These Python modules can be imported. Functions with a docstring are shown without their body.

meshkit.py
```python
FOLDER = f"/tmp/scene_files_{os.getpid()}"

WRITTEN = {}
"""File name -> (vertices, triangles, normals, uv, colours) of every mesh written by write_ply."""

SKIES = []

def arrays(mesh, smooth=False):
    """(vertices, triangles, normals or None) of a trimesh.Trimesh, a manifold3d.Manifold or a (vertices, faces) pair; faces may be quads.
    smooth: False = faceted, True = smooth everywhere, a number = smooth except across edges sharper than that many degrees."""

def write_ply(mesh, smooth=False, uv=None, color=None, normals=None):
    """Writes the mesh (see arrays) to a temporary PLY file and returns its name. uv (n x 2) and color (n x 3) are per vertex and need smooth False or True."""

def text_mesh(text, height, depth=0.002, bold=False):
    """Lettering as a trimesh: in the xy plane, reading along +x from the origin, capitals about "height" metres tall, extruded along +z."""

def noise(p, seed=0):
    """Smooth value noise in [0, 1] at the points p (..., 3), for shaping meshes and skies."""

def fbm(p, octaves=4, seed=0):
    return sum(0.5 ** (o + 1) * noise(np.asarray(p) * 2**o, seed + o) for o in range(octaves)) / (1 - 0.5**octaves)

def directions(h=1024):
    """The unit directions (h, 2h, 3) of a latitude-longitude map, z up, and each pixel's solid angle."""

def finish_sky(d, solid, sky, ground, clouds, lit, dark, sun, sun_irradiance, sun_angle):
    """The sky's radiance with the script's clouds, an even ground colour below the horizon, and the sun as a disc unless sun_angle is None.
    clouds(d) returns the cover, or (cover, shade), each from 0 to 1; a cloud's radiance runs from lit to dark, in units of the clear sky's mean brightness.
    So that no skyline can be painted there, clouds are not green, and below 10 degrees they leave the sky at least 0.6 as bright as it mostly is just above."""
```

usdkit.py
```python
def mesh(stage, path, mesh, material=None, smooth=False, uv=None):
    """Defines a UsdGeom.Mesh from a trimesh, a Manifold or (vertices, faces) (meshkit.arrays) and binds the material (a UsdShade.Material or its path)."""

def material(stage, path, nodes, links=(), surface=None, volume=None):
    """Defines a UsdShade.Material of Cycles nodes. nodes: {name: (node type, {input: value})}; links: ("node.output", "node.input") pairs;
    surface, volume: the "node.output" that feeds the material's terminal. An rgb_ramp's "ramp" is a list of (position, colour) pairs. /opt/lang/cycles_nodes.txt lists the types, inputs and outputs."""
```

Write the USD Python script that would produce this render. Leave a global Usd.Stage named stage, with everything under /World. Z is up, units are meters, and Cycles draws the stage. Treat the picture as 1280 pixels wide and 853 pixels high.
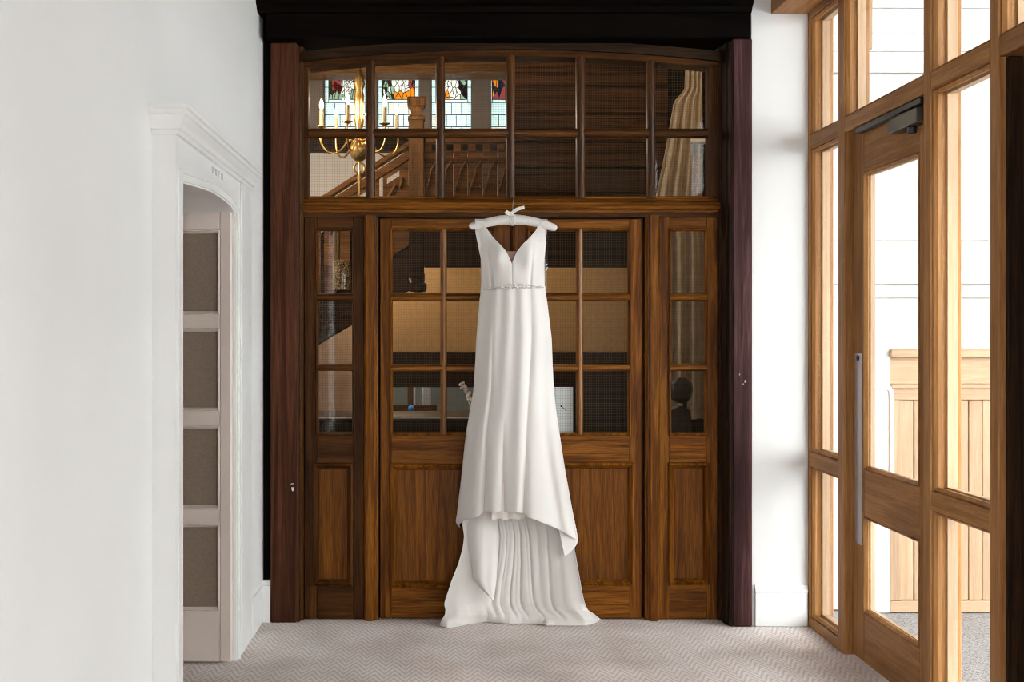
import math, random, sys
import numpy as np, trimesh
from shapely.geometry import Polygon, box as sbox, MultiPoint
from shapely.ops import voronoi_diagram
from pxr import Usd, UsdGeom, UsdLux, Gf, Sdf, UsdShade
import usdkit, meshkit

random.seed(4); rng = np.random.default_rng(4)
stage = Usd.Stage.CreateInMemory()
UsdGeom.SetStageUpAxis(stage, 'Z'); UsdGeom.SetStageMetersPerUnit(stage, 1.0)
UsdGeom.Xform.Define(stage, '/World')

# ------------------------------------------------------------------ camera, sky, sun, exposure
F = 1500.0                                  # focal length in pixels of a 1280-wide frame
CX, CY, EYE = 547.0, 415.0, 1.44            # point of the picture straight ahead of the lens, eye height
cam = UsdGeom.Camera.Define(stage, '/World/Camera')
cam.CreateHorizontalApertureAttr(36.0); cam.CreateVerticalApertureAttr(36.0 * 853 / 1280)
cam.CreateFocalLengthAttr(36.0 * F / 1280)
cam.CreateHorizontalApertureOffsetAttr((640 - CX) / 1280 * 36.0)
cam.CreateVerticalApertureOffsetAttr(-(426.5 - CY) / 1280 * 36.0)
cam.CreateClippingRangeAttr(Gf.Vec2f(0.05, 200))
cam.CreateExposureAttr(1.5)
UsdGeom.Xformable(cam).AddTranslateOp().Set(Gf.Vec3d(0, 0, EYE))
UsdGeom.Xformable(cam).AddRotateXYZOp().Set(Gf.Vec3f(90, 0, 0))

sky = UsdLux.DomeLight.Define(stage, '/World/Sky')
sky.CreateIntensityAttr(1.15); sky.CreateColorAttr(Gf.Vec3f(0.93, 0.97, 1.0))
sun = UsdLux.DistantLight.Define(stage, '/World/Sun')
sun.CreateIntensityAttr(0.3); sun.CreateAngleAttr(1.5); sun.CreateColorAttr(Gf.Vec3f(1.0, 0.93, 0.82))
SUN_FROM = Gf.Vec3d(0.88, 0.02, 0.48)      # towards the sun: high on the right, a little behind the camera
UsdGeom.Xformable(sun).AddTransformOp().Set(Gf.Matrix4d().SetRotate(Gf.Rotation(Gf.Vec3d(0, 0, 1), SUN_FROM)))

# unseen warm fill lights added to brighten the hall behind the oak doors
def hall_fill(name, loc, power, r, color=(1.0, 0.74, 0.46)):
    l = UsdLux.SphereLight.Define(stage, '/World/' + name)
    l.CreateRadiusAttr(r); l.CreateIntensityAttr(power); l.CreateColorAttr(Gf.Vec3f(*color))
    UsdGeom.Xformable(l).AddTranslateOp().Set(Gf.Vec3d(*loc))
hall_fill('HallLampLeft', (-1.5, 7.6, 2.9), 62, 0.12, (1.0, 0.84, 0.70))
hall_fill('HallLampRight', (1.9, 7.0, 3.4), 12, 0.12)
hall_fill('LandingLampLeft', (-0.35, 9.3, 2.03), 105, 0.04)
hall_fill('LandingLampRight', (0.95, 9.3, 2.03), 55, 0.04)

# ------------------------------------------------------------------ materials
LK = '/World/Looks/'
def M(name, nodes, links, surface='p.BSDF'):
    return usdkit.material(stage, LK + name, nodes, links, surface=surface)

def plain(name, col, rough=0.5, **kw):
    return M(name, {'p': ('principled_bsdf', {'base_color': col, 'roughness': rough, **kw})}, [])

def wood(name, cols, axis, rough=0.42, fine=0.5, stretch=1.0, coat=0.0, bump=0.25, wob=1.2, scale=1.0, spec=0.10):
    """grain runs along axis ('x', 'y' or 'z')."""
    k = {'x': 0, 'y': 1, 'z': 2}[axis]
    s1 = [26.0 * scale] * 3; s1[k] = 1.1 * stretch * scale
    s2 = [260.0] * 3; s2[k] = 9.0
    s3 = [3.0] * 3; s3[k] = 0.8
    n = {'g': ('geometry', {}), 'oi': ('object_info', {}),
         'off': ('vector_math', {'math_type': 'scale', 'vector1': (3.1, 7.7, 5.3)}),
         'v': ('vector_math', {'math_type': 'add'}),
         'm1': ('mapping', {'scale': s1}), 'm2': ('mapping', {'scale': s2}), 'm3': ('mapping', {'scale': s3}),
         'n1': ('noise_texture', {'scale': 1.0, 'detail': 5.0, 'roughness': 0.62, 'distortion': wob}),
         'n2': ('noise_texture', {'scale': 1.0, 'detail': 3.0, 'roughness': 0.7}),
         'n3': ('noise_texture', {'scale': 1.0, 'detail': 2.0}),
         'r': ('rgb_ramp', {'ramp': [(0.30, cols[0]), (0.47, cols[1]), (0.60, cols[2]), (0.75, cols[1])]}),
         'r2': ('rgb_ramp', {'ramp': [(0.36, (1 - fine,) * 3), (0.62, (1.0,) * 3)]}),
         'r3': ('rgb_ramp', {'ramp': [(0.3, (0.72,) * 3), (0.7, (1.12,) * 3)]}),
         'a': ('mix_color', {'blend_type': 'multiply', 'fac': 1.0}),
         'b': ('mix_color', {'blend_type': 'multiply', 'fac': 1.0, 'use_clamp': False}),
         'bu': ('bump', {'strength': bump, 'distance': 0.0015}),
         'p': ('principled_bsdf', {'roughness': rough, 'coat_weight': coat, 'coat_roughness': 0.18, 'specular_ior_level': spec})}
    l = [('oi.random', 'off.scale'), ('g.position', 'v.vector1'), ('off.vector', 'v.vector2'),
         ('v.vector', 'm1.vector'), ('v.vector', 'm2.vector'), ('v.vector', 'm3.vector'),
         ('m1.vector', 'n1.vector'), ('m2.vector', 'n2.vector'), ('m3.vector', 'n3.vector'),
         ('n1.fac', 'r.fac'), ('n2.fac', 'r2.fac'), ('n3.fac', 'r3.fac'),
         ('r.color', 'a.a'), ('r2.color', 'a.b'), ('a.result', 'b.a'), ('r3.color', 'b.b'),
         ('b.result', 'p.base_color'), ('n2.fac', 'bu.height'), ('bu.normal', 'p.normal')]
    return M(name, n, l)

OAK = [(0.085, 0.023, 0.0025), (0.20, 0.062, 0.006), (0.34, 0.122, 0.013)]
OAK_SHADED = [(0.032, 0.010, 0.002), (0.075, 0.025, 0.0045), (0.13, 0.045, 0.008)]  # oak copy with the dimness of transom and left sidelight put into it
oak_v = wood('oak_vertical', OAK, 'z', coat=0.03)
oak_h = wood('oak_horizontal', OAK, 'x', coat=0.03)
oak_panel = wood('oak_panel', [(0.105, 0.031, 0.003), (0.185, 0.058, 0.006), (0.265, 0.092, 0.010)], 'z', coat=0.1)
bar_v = wood('glazing_bar_upright', OAK_SHADED, 'z', coat=0.22, rough=0.34, bump=0.1)
bar_h = wood('glazing_bar_across', OAK_SHADED, 'x', coat=0.15, rough=0.35, bump=0.1)
barl_v = wood('light_bar_upright', OAK, 'z', coat=0.5, rough=0.3, bump=0.1)
barl_h = wood('light_bar_across', OAK, 'x', coat=0.4, rough=0.3, bump=0.1)
oak_shaded_v = wood('shaded_oak_vertical', OAK_SHADED, 'z', coat=0.03)
oak_shaded_h = wood('shaded_oak_horizontal', OAK_SHADED, 'x', coat=0.03)
POST = [(0.022, 0.007, 0.004), (0.070, 0.021, 0.009), (0.13, 0.045, 0.021)]
POSTR = [(0.024, 0.010, 0.010), (0.062, 0.024, 0.023), (0.13, 0.060, 0.056)]
postr_v = wood('purplish_post', POSTR, 'z', rough=0.45, fine=0.35, scale=0.6)
post_v = wood('stained_post', POST, 'z', rough=0.45, fine=0.35, scale=0.6)
HEAD = [(0.0015, 0.001, 0.0007), (0.003, 0.0016, 0.001), (0.007, 0.0035, 0.002)]  # head beam: the weak light near the ceiling is put into this colour
head_h = wood('shade_black_beam', HEAD, 'x', rough=0.6, spec=0.04)
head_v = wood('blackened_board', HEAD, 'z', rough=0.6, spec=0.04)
LOAK = [(0.30, 0.130, 0.040), (0.38, 0.175, 0.058), (0.47, 0.235, 0.088)]
loak_v = wood('light_oak_vertical', LOAK, 'z', rough=0.45, fine=0.25)
loak_y = wood('light_oak_along', LOAK, 'y', rough=0.45, fine=0.25)
loak_x = wood('light_oak_across', LOAK, 'x', rough=0.45, fine=0.25)
POAK = [(0.46, 0.30, 0.185), (0.50, 0.335, 0.21), (0.54, 0.37, 0.24)]
poak_v = wood('pale_oak_vertical', POAK, 'z', rough=0.5, fine=0.15)
poak_x = wood('pale_oak_across', POAK, 'x', rough=0.5, fine=0.15)
DOAK = [(0.012, 0.006, 0.003), (0.028, 0.013, 0.006), (0.05, 0.024, 0.01)]
doak_h = wood('shaded_brown_across', [(0.012, 0.006, 0.003), (0.028, 0.013, 0.006), (0.05, 0.024, 0.01)], 'x', rough=0.5)
doak_v = wood('deep_brown_vertical', DOAK, 'z', rough=0.5)
stair_x = wood('stair_oak', [(0.05, 0.018, 0.006), (0.13, 0.05, 0.014), (0.21, 0.09, 0.028)], 'x', rough=0.4)
stair_z = wood('stair_oak_upright', [(0.06, 0.025, 0.009), (0.14, 0.063, 0.021), (0.21, 0.10, 0.036)], 'z', rough=0.4)
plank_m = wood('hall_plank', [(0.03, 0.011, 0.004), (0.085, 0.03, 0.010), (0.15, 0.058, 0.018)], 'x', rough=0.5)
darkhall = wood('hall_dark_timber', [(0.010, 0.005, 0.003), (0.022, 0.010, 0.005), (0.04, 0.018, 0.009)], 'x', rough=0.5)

def mottled(name, a, b, scale, rough, bump=0.05, bscale=40.0, **kw):
    return M(name, {'g': ('geometry', {}), 'n': ('noise_texture', {'scale': scale, 'detail': 3.0}),
                    'n2': ('noise_texture', {'scale': bscale, 'detail': 4.0}),
                    'r': ('rgb_ramp', {'ramp': [(0.35, a), (0.65, b)]}),
                    'bu': ('bump', {'strength': bump, 'distance': 0.002}),
                    'p': ('principled_bsdf', {'roughness': rough, **kw})},
             [('g.position', 'n.vector'), ('g.position', 'n2.vector'), ('n.fac', 'r.fac'), ('r.color', 'p.base_color'),
              ('n2.fac', 'bu.height'), ('bu.normal', 'p.normal')])
wall_paint = mottled('white_wall_paint', (0.80, 0.795, 0.78), (0.83, 0.825, 0.81), 1.5, 0.75)
end_paint = plain('brown_end_wall', (0.16, 0.11, 0.08), 0.8)
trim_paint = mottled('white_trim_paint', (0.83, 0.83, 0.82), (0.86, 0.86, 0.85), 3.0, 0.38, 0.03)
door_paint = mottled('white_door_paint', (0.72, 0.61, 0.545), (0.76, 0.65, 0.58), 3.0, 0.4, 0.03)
letter_paint = plain('grey_letter_paint', (0.56, 0.57, 0.58), 0.5)
ceil_paint = wood('ceiling_oak', [(0.10, 0.045, 0.018), (0.16, 0.075, 0.03), (0.22, 0.11, 0.05)], 'y', rough=0.6)
render_white = plain('white_render', (0.66, 0.655, 0.64), 0.8)
render_cream = plain('cream_render', (0.56, 0.535, 0.49), 0.8)
render_grey = plain('grey_render', (0.50, 0.49, 0.47), 0.8)
mat_grey = mottled('grey_entrance_mat', (0.10, 0.095, 0.095), (0.42, 0.40, 0.39), 160.0, 0.95, 0.8, 300.0)
steel = plain('brushed_steel', (0.62, 0.62, 0.64), 0.38, metallic=0.9)
closer_m = plain('closer_bronze', (0.09, 0.085, 0.07), 0.35, metallic=0.6)
black_m = plain('black_metal', (0.012, 0.012, 0.013), 0.4)
white_coat = plain('white_powder_coat', (0.85, 0.85, 0.85), 0.35)
wire_m = plain('glazing_wire', (0.16, 0.12, 0.08), 0.8, specular_ior_level=0.0)
obscured = mottled('obscured_glass', (0.25, 0.185, 0.135), (0.29, 0.215, 0.16), 90.0, 0.35, 0.1, 200.0)
pane_m = M('window_glass', {'t': ('transparent_bsdf', {'color': (0.97, 0.98, 0.97)}), 'g': ('glossy_bsdf', {'roughness': 0.015, 'color': (0.9, 0.9, 0.9)}),
                            'w': ('layer_weight', {'blend': 0.5}), 'pw': ('math', {'math_type': 'power', 'value2': 5.0}),
                            'f': ('math', {'math_type': 'multiply_add', 'value2': 0.45, 'value3': 0.010}), 'm': ('mix_closure', {})},
           [('w.facing', 'pw.value1'), ('pw.value', 'f.value1'), ('f.value', 'm.fac'), ('t.BSDF', 'm.closure1'), ('g.BSDF', 'm.closure2')], 'm.closure')

# carpet: woven zigzag
WAVE, PITCH, SLOPE = 0.087, 0.060, 2.6
carpet = M('zigzag_carpet', {
    'g': ('geometry', {}), 'wob': ('noise_texture', {'scale': 9.0, 'detail': 2.0}),
    'wv': ('vector_math', {'math_type': 'scale', 'scale': 0.012}), 'pp': ('vector_math', {'math_type': 'add'}),
    's': ('separate_xyz', {}),
    'tri': ('math', {'math_type': 'pingpong', 'value2': WAVE / 2}),
    'sl': ('math', {'math_type': 'multiply_add', 'value2': SLOPE}),
    'dv': ('math', {'math_type': 'divide', 'value2': PITCH}),
    'fr': ('math', {'math_type': 'fraction'}),
    'r': ('rgb_ramp', {'ramp': [(0.0, (0.72, 0.62, 0.58)), (0.22, (0.74, 0.64, 0.60)), (0.42, (0.93, 0.85, 0.81)), (0.80, (0.95, 0.87, 0.83)), (1.0, (0.72, 0.62, 0.58))]}),
    'n': ('noise_texture', {'scale': 3.2, 'detail': 4.0}),
    'rn': ('rgb_ramp', {'ramp': [(0.35, (0.84, 0.80, 0.78)), (0.6, (1.0, 1.0, 1.0))]}),
    'fz': ('noise_texture', {'scale': 420.0, 'detail': 2.0}),
    'rf': ('rgb_ramp', {'ramp': [(0.3, (0.86, 0.86, 0.86)), (0.7, (1.0, 1.0, 1.0))]}),
    'a': ('mix_color', {'blend_type': 'multiply', 'fac': 1.0}), 'b': ('mix_color', {'blend_type': 'multiply', 'fac': 1.0}),
    'bu': ('bump', {'strength': 0.5, 'distance': 0.003}),
    'p': ('principled_bsdf', {'roughness': 0.95, 'sheen_weight': 0.1, 'specular_ior_level': 0.1})},
    [('g.position', 'wob.vector'), ('wob.color', 'wv.vector1'), ('g.position', 'pp.vector1'), ('wv.vector', 'pp.vector2'),
     ('pp.vector', 's.vector'), ('s.x', 'tri.value1'), ('tri.value', 'sl.value1'), ('s.y', 'sl.value3'),
     ('sl.value', 'dv.value1'), ('dv.value', 'fr.value1'), ('fr.value', 'r.fac'), ('g.position', 'n.vector'), ('n.fac', 'rn.fac'),
     ('g.position', 'fz.vector'), ('fz.fac', 'rf.fac'), ('r.color', 'a.a'), ('rn.color', 'a.b'), ('a.result', 'b.a'), ('rf.color', 'b.b'),
     ('b.result', 'p.base_color'), ('fz.fac', 'bu.height'), ('bu.normal', 'p.normal')])

satin = mottled('ivory_crepe', (0.74, 0.705, 0.667), (0.77, 0.735, 0.695), 4.0, 0.55, 0.04, 500.0, sheen_weight=0.15, sheen_roughness=0.4, specular_ior_level=0.3)
lining_m = plain('ivory_lining', (0.78, 0.72, 0.66), 0.6, sheen_weight=0.15)
hanger_m = plain('padded_satin', (0.80, 0.765, 0.725), 0.4, sheen_weight=0.2)
nude_m = plain('nude_mesh', (0.42, 0.25, 0.18), 0.7)
bead_m = plain('crystal_bead', (0.70, 0.66, 0.62), 0.15, metallic=0.0)
pearl_m = plain('pearl', (0.85, 0.82, 0.78), 0.2)

# hall
plaster = plain('hall_plaster', (0.74, 0.71, 0.70), 0.8)
stone = plain('hall_stone', (0.25, 0.215, 0.19), 0.8)
stone_pale = plain('carved_stone', (0.70, 0.66, 0.63), 0.8)
wallpaper = mottled('tan_wall_cloth', (0.46, 0.29, 0.13), (0.52, 0.33, 0.155), 30.0, 0.8, 0.3, 260.0)
cream_paper = mottled('cream_wall_cloth', (0.60, 0.40, 0.27), (0.66, 0.45, 0.31), 30.0, 0.8, 0.2, 260.0)
linen = mottled('pale_linen', (0.42, 0.33, 0.23), (0.50, 0.40, 0.29), 12.0, 0.85, 0.2, 300.0)
brass = plain('chandelier_brass', (0.62, 0.38, 0.13), 0.28, metallic=0.95)
candle_m = plain('candle_tube', (0.62, 0.45, 0.24), 0.5)
paper_m = plain('white_paper', (0.88, 0.88, 0.88), 0.7)
ink_m = plain('black_ink', (0.02, 0.02, 0.02), 0.6)
blue_m = plain('blue_plastic', (0.01, 0.22, 0.62), 0.35)
green_grey = plain('sage_wall', (0.22, 0.225, 0.185), 0.8)
amber_glass = M('amber_glass', {'g': ('geometry', {}), 'n': ('noise_texture', {'scale': 24.0, 'detail': 1.0, 'distortion': 4.0}),
    'r': ('rgb_ramp', {'ramp': [(0.44, (0.05, 0.025, 0.008)), (0.50, (0.95, 0.60, 0.18)), (0.56, (0.06, 0.03, 0.01))]}),
    'p': ('principled_bsdf', {'roughness': 0.06, 'metallic': 0.2, 'coat_weight': 1.0})}, [('g.position', 'n.vector'), ('n.fac', 'r.fac'), ('r.color', 'p.base_color')])
bulb_m = M('lit_bulb', {'e': ('emission', {'color': (1.0, 0.82, 0.55), 'strength': 60.0})}, [], 'e.emission')
lead_m = plain('window_lead', (0.025, 0.025, 0.027), 0.6)
def stained(name, col, f=0.3):
    return M(name, {'t': ('transparent_bsdf', {'color': col}), 'd': ('translucent_bsdf', {'color': col}), 'm': ('mix_closure', {'fac': 0.55})},
             [('t.BSDF', 'm.closure1'), ('d.BSDF', 'm.closure2')], 'm.closure')
glass_cols = {'white': (0.60, 0.59, 0.54), 'pale_green': (0.34, 0.40, 0.33), 'red': (0.17, 0.03, 0.03), 'gold': (0.60, 0.32, 0.07),
              'green': (0.10, 0.105, 0.055), 'blue': (0.06, 0.08, 0.11), 'rose': (0.36, 0.15, 0.15), 'violet': (0.07, 0.045, 0.05), 'clear': (0.55, 0.62, 0.60)}
G = {k: stained('stained_' + k, v) for k, v in glass_cols.items()}

# ------------------------------------------------------------------ helpers
used = {}
def numbered(path):
    n = used.get(path, 0); used[path] = n + 1
    return path if n == 0 else f'{path}_{n:03d}'
def tag(prim, label=None, cat=None, group=None, kind=None):
    for k, v in (('label', label), ('category', cat), ('group', group), ('kind', kind)):
        if v: prim.SetCustomDataByKey(k, v)
    return prim
def thing(name, label, cat, loc=(0, 0, 0), kind=None, group=None):
    x = UsdGeom.Xform.Define(stage, numbered('/World/' + name))
    x.AddTranslateOp().Set(Gf.Vec3d(*loc))
    return tag(x.GetPrim(), label, cat, group, kind)
def origin_of(prim):
    o = np.zeros(3)
    while prim and prim.GetPath() != Sdf.Path('/World') and prim.GetPath() != Sdf.Path('/'):
        t = prim.GetAttribute('xformOp:translate')
        if t and t.Get() is not None: o += np.array(t.Get())
        prim = prim.GetParent()
    return o
def obj(name, mesh, mat, parent=None, smooth=False, label=None, cat=None, group=None, kind=None):
    """one Mesh prim; vertices are given in world metres."""
    base = str(parent.GetPath()) + '/' if parent else '/World/'
    if isinstance(mesh, list): mesh = trimesh.util.concatenate(mesh)
    if not isinstance(mesh, trimesh.Trimesh) and isinstance(mesh, tuple):
        f = np.asarray(mesh[1])
        if f.shape[1] == 4: f = np.vstack([f[:, [0, 1, 2]], f[:, [0, 2, 3]]])
        mesh = trimesh.Trimesh(np.asarray(mesh[0], float), f, process=False)
    mesh = mesh.copy()
    if mesh.is_watertight and mesh.volume < 0: mesh.invert()
    if parent: mesh.apply_translation(-origin_of(parent))
    m = usdkit.mesh(stage, numbered(base + name), mesh, mat, smooth=smooth)
    return tag(m.GetPrim(), label, cat, group, kind)

def ax(px, Y): return (px - CX) * Y / F                # metres across, measured on the photograph at distance Y
def az(py, Y): return EYE - (py - CY) * Y / F          # metres up, likewise
def fy(py): return EYE * F / (py - CY)                 # how far off a point of the floor is

def _unit():
    s, v = 1.0, []
    for i in (-1, 1):
        for j in (-1, 1):
            for k in (-1, 1):
                for a in range(3):
                    t = [i, j, k]; off = [0.2 * -i, 0.2 * -j, 0.2 * -k]; off[a] = 0
                    v.append([t[q] + off[q] for q in range(3)])
    v = np.array(v); h = trimesh.convex.convex_hull(v)
    idx = [int(np.argmin(np.linalg.norm(v - p, axis=1))) for p in h.vertices]
    return v, np.array([[idx[a] for a in f] for f in h.faces])
UV, UF = _unit()
def bx(x0, x1, y0, y1, z0, z1, b=0.003):
    lo, hi = np.minimum([x0, y0, z0], [x1, y1, z1]), np.maximum([x0, y0, z0], [x1, y1, z1])
    b = min(b, 0.3 * float((hi - lo).min()))
    sgn = np.sign(UV); inset = 1 - np.abs(UV) > 0.1
    v = np.where(sgn > 0, hi, lo) - sgn * inset * b
    return trimesh.Trimesh(v, UF, process=False)
def bar(p, q, w, h, up=(0, 0, 1), b=0.002):
    """a rectangular bar from p to q."""
    p, q = np.array(p, float), np.array(q, float); L = np.linalg.norm(q - p)
    m = bx(0, L, -w / 2, w / 2, -h / 2, h / 2, b)
    x = (q - p) / L; y = np.cross(up, x); y /= np.linalg.norm(y); z = np.cross(x, y)
    T = np.eye(4); T[:3, 0], T[:3, 1], T[:3, 2], T[:3, 3] = x, y, z, p
    m.apply_transform(T); return m
def ext(poly, a0, a1, axis):
    """poly in the plane across axis: 'z' -> (x, y), 'x' -> (y, z), 'y' -> (x, z)."""
    g = poly if isinstance(poly, Polygon) else Polygon(poly)
    m = trimesh.creation.extrude_polygon(g, a1 - a0, engine='earcut')
    v = m.vertices.copy()
    if axis == 'z': w = np.c_[v[:, 0], v[:, 1], v[:, 2] + a0]
    elif axis == 'x': w = np.c_[v[:, 2] + a0, v[:, 0], v[:, 1]]
    else: w = np.c_[v[:, 0], v[:, 2] + a0, v[:, 1]]
    m = trimesh.Trimesh(w, m.faces, process=False)
    if m.volume < 0: m.invert()
    return m
def ring(a0, a1, b0, b1, prof, to):
    """mitred rectangular moulding; prof: closed list of (inset, depth); to(a, b, c) -> world."""
    v, f, n = [], [], len(prof)
    for t, c in prof:
        for a, b in ((a0 + t, b0 + t), (a1 - t, b0 + t), (a1 - t, b1 - t), (a0 + t, b1 - t)):
            v.append(to(a, b, c))
    for i in range(n):
        j = (i + 1) % n
        for k in range(4):
            l = (k + 1) % 4
            f.append([i * 4 + k, i * 4 + l, j * 4 + l, j * 4 + k])
    f = np.array(f); f = np.vstack([f[:, [0, 1, 2]], f[:, [0, 2, 3]]])
    m = trimesh.Trimesh(np.array(v), f, process=False)
    if m.volume < 0: m.invert()
    return m
def front(a, b, c): return (a, c, b)       # plane facing the camera: c is the distance y
def side(a, b, c): return (c, a, b)        # plane along the corridor: a is y, c is x
def tube(pts, r, n=10, caps=True):
    pts = np.array(pts, float); r = np.broadcast_to(r, len(pts))
    d = np.gradient(pts, axis=0); d /= np.maximum(np.linalg.norm(d, axis=1, keepdims=True), 1e-9)
    u = np.cross(d[0], (0, 0, 1.0)); u = u if np.linalg.norm(u) > 1e-3 else np.cross(d[0], (0, 1.0, 0)); u /= np.linalg.norm(u)
    v, f = [], []
    for i, p in enumerate(pts):
        u = u - d[i] * (u @ d[i]); u /= np.linalg.norm(u); w = np.cross(d[i], u)
        for k in range(n):
            t = 2 * math.pi * k / n
            v.append(p + r[i] * (math.cos(t) * u + math.sin(t) * w))
    for i in range(len(pts) - 1):
        for k in range(n):
            a, b = i * n + k, i * n + (k + 1) % n
            f += [[a, b, b + n], [a, b + n, a + n]]
    if caps:
        c0, c1 = len(v), len(v) + 1; v += [pts[0], pts[-1]]; e = (len(pts) - 1) * n
        for k in range(n):
            f += [[c0, (k + 1) % n, k], [c1, e + k, e + (k + 1) % n]]
    m = trimesh.Trimesh(np.array(v), np.array(f), process=False)
    if m.volume < 0: m.invert()
    return m
def lathe(prof, loc, n=20, phase=0.0):
    """prof: (radius, height) from bottom to top."""
    prof = [(max(r, 1e-4), z) for r, z in prof]
    v, f, m = [], [], len(prof)
    for r, z in prof:
        for k in range(n):
            t = 2 * math.pi * k / n + phase; v.append((loc[0] + r * math.cos(t), loc[1] + r * math.sin(t), loc[2] + z))
    for i in range(m - 1):
        for k in range(n):
            a, b = i * n + k, i * n + (k + 1) % n
            f += [[a, b, b + n], [a, b + n, a + n]]
    c0, c1 = len(v), len(v) + 1; v += [(loc[0], loc[1], loc[2] + prof[0][1]), (loc[0], loc[1], loc[2] + prof[-1][1])]
    for k in range(n): f += [[c0, (k + 1) % n, k], [c1, (m - 1) * n + k, (m - 1) * n + (k + 1) % n]]
    g = trimesh.Trimesh(np.array(v), np.array(f), process=False)
    if g.volume < 0: g.invert()
    return g
def ball(c, r, sub=2, sc=(1, 1, 1)):
    m = trimesh.creation.icosphere(sub, r); m.apply_scale(sc); m.apply_translation(c); return m
def spline(pts, n):
    from scipy.interpolate import CubicSpline
    pts = np.array(pts, float); t = np.r_[0, np.cumsum(np.linalg.norm(np.diff(pts, axis=0), axis=1))]
    return CubicSpline(t, pts)(np.linspace(0, t[-1], n))
def sheet(P, th):
    """closed cloth from a grid of points P (rows, columns, 3), th thick."""
    P = np.asarray(P, float); r, c = P.shape[:2]
    du, dv = np.gradient(P, axis=1), np.gradient(P, axis=0)
    N = np.cross(du, dv); N /= np.maximum(np.linalg.norm(N, axis=-1, keepdims=True), 1e-9)
    v = np.vstack([(P + N * th / 2).reshape(-1, 3), (P - N * th / 2).reshape(-1, 3)])
    f, o = [], r * c
    i, j = np.meshgrid(np.arange(r - 1), np.arange(c - 1), indexing='ij'); a = (i * c + j).ravel()
    q = np.c_[a, a + 1, a + 1 + c, a + c]
    f.append(q); f.append(q[:, ::-1] + o)
    for line in (np.arange(c), (r - 1) * c + np.arange(c)[::-1], (np.arange(r) * c)[::-1], np.arange(r) * c + c - 1):
        f.append(np.c_[line[:-1], line[:-1] + o, line[1:] + o, line[1:]])
    f = np.vstack(f); f = np.vstack([f[:, [0, 1, 2]], f[:, [0, 2, 3]]])
    m = trimesh.Trimesh(v, f, process=False)
    m.fix_normals() if not m.is_winding_consistent else None
    if m.volume < 0: m.invert()
    return m

# ------------------------------------------------------------------ setting: floor, walls, ceiling
XR = 1.81                   # inner face of the glazed oak screen on the right
XL, XLN = -0.88, -0.96      # left wall by the oak doors; the nearer part lies a little further back
YW = 5.87                   # face of the white wall piece on the right
YS = 6.00                   # face of the oak door leaves
ZC = 3.30
st = dict(kind='structure')
obj('floor', bx(-1.30, XR + 0.117, -3.2, 6.2, -0.1, 0, 0.001), carpet, label='pale pinkish carpet with a fine zigzag weave along the corridor', cat='floor', **st)
obj('ceiling', bx(-1.5, XR + 0.1, -3.2, 6.2, ZC, ZC + 0.1), ceil_paint, label='brown oak ceiling of the corridor', cat='ceiling', **st)
Y0, Y1 = 4.03, 5.62         # ends of the white door surround on the left
OP0, OP1 = 4.125, 5.245     # its opening
def wall_x(y): return -0.868 - (5.95 - y) * 0.047      # the left wall runs slightly askew
wl = thing('wall_left', 'white painted wall on the left of the corridor', 'wall', **st)
def wall_piece(y0, y1, z0, z1): return ext([(wall_x(y0), y0), (wall_x(y1), y1), (wall_x(y1) - 0.14, y1), (wall_x(y0) - 0.14, y0)], z0, z1, 'z')
obj('wall_face', wall_piece(-1.2, Y0 + 0.03, 0, ZC), wall_paint, wl)
obj('wall_face', wall_piece(-3.2, -2.9, 0, ZC), wall_paint, wl)
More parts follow.
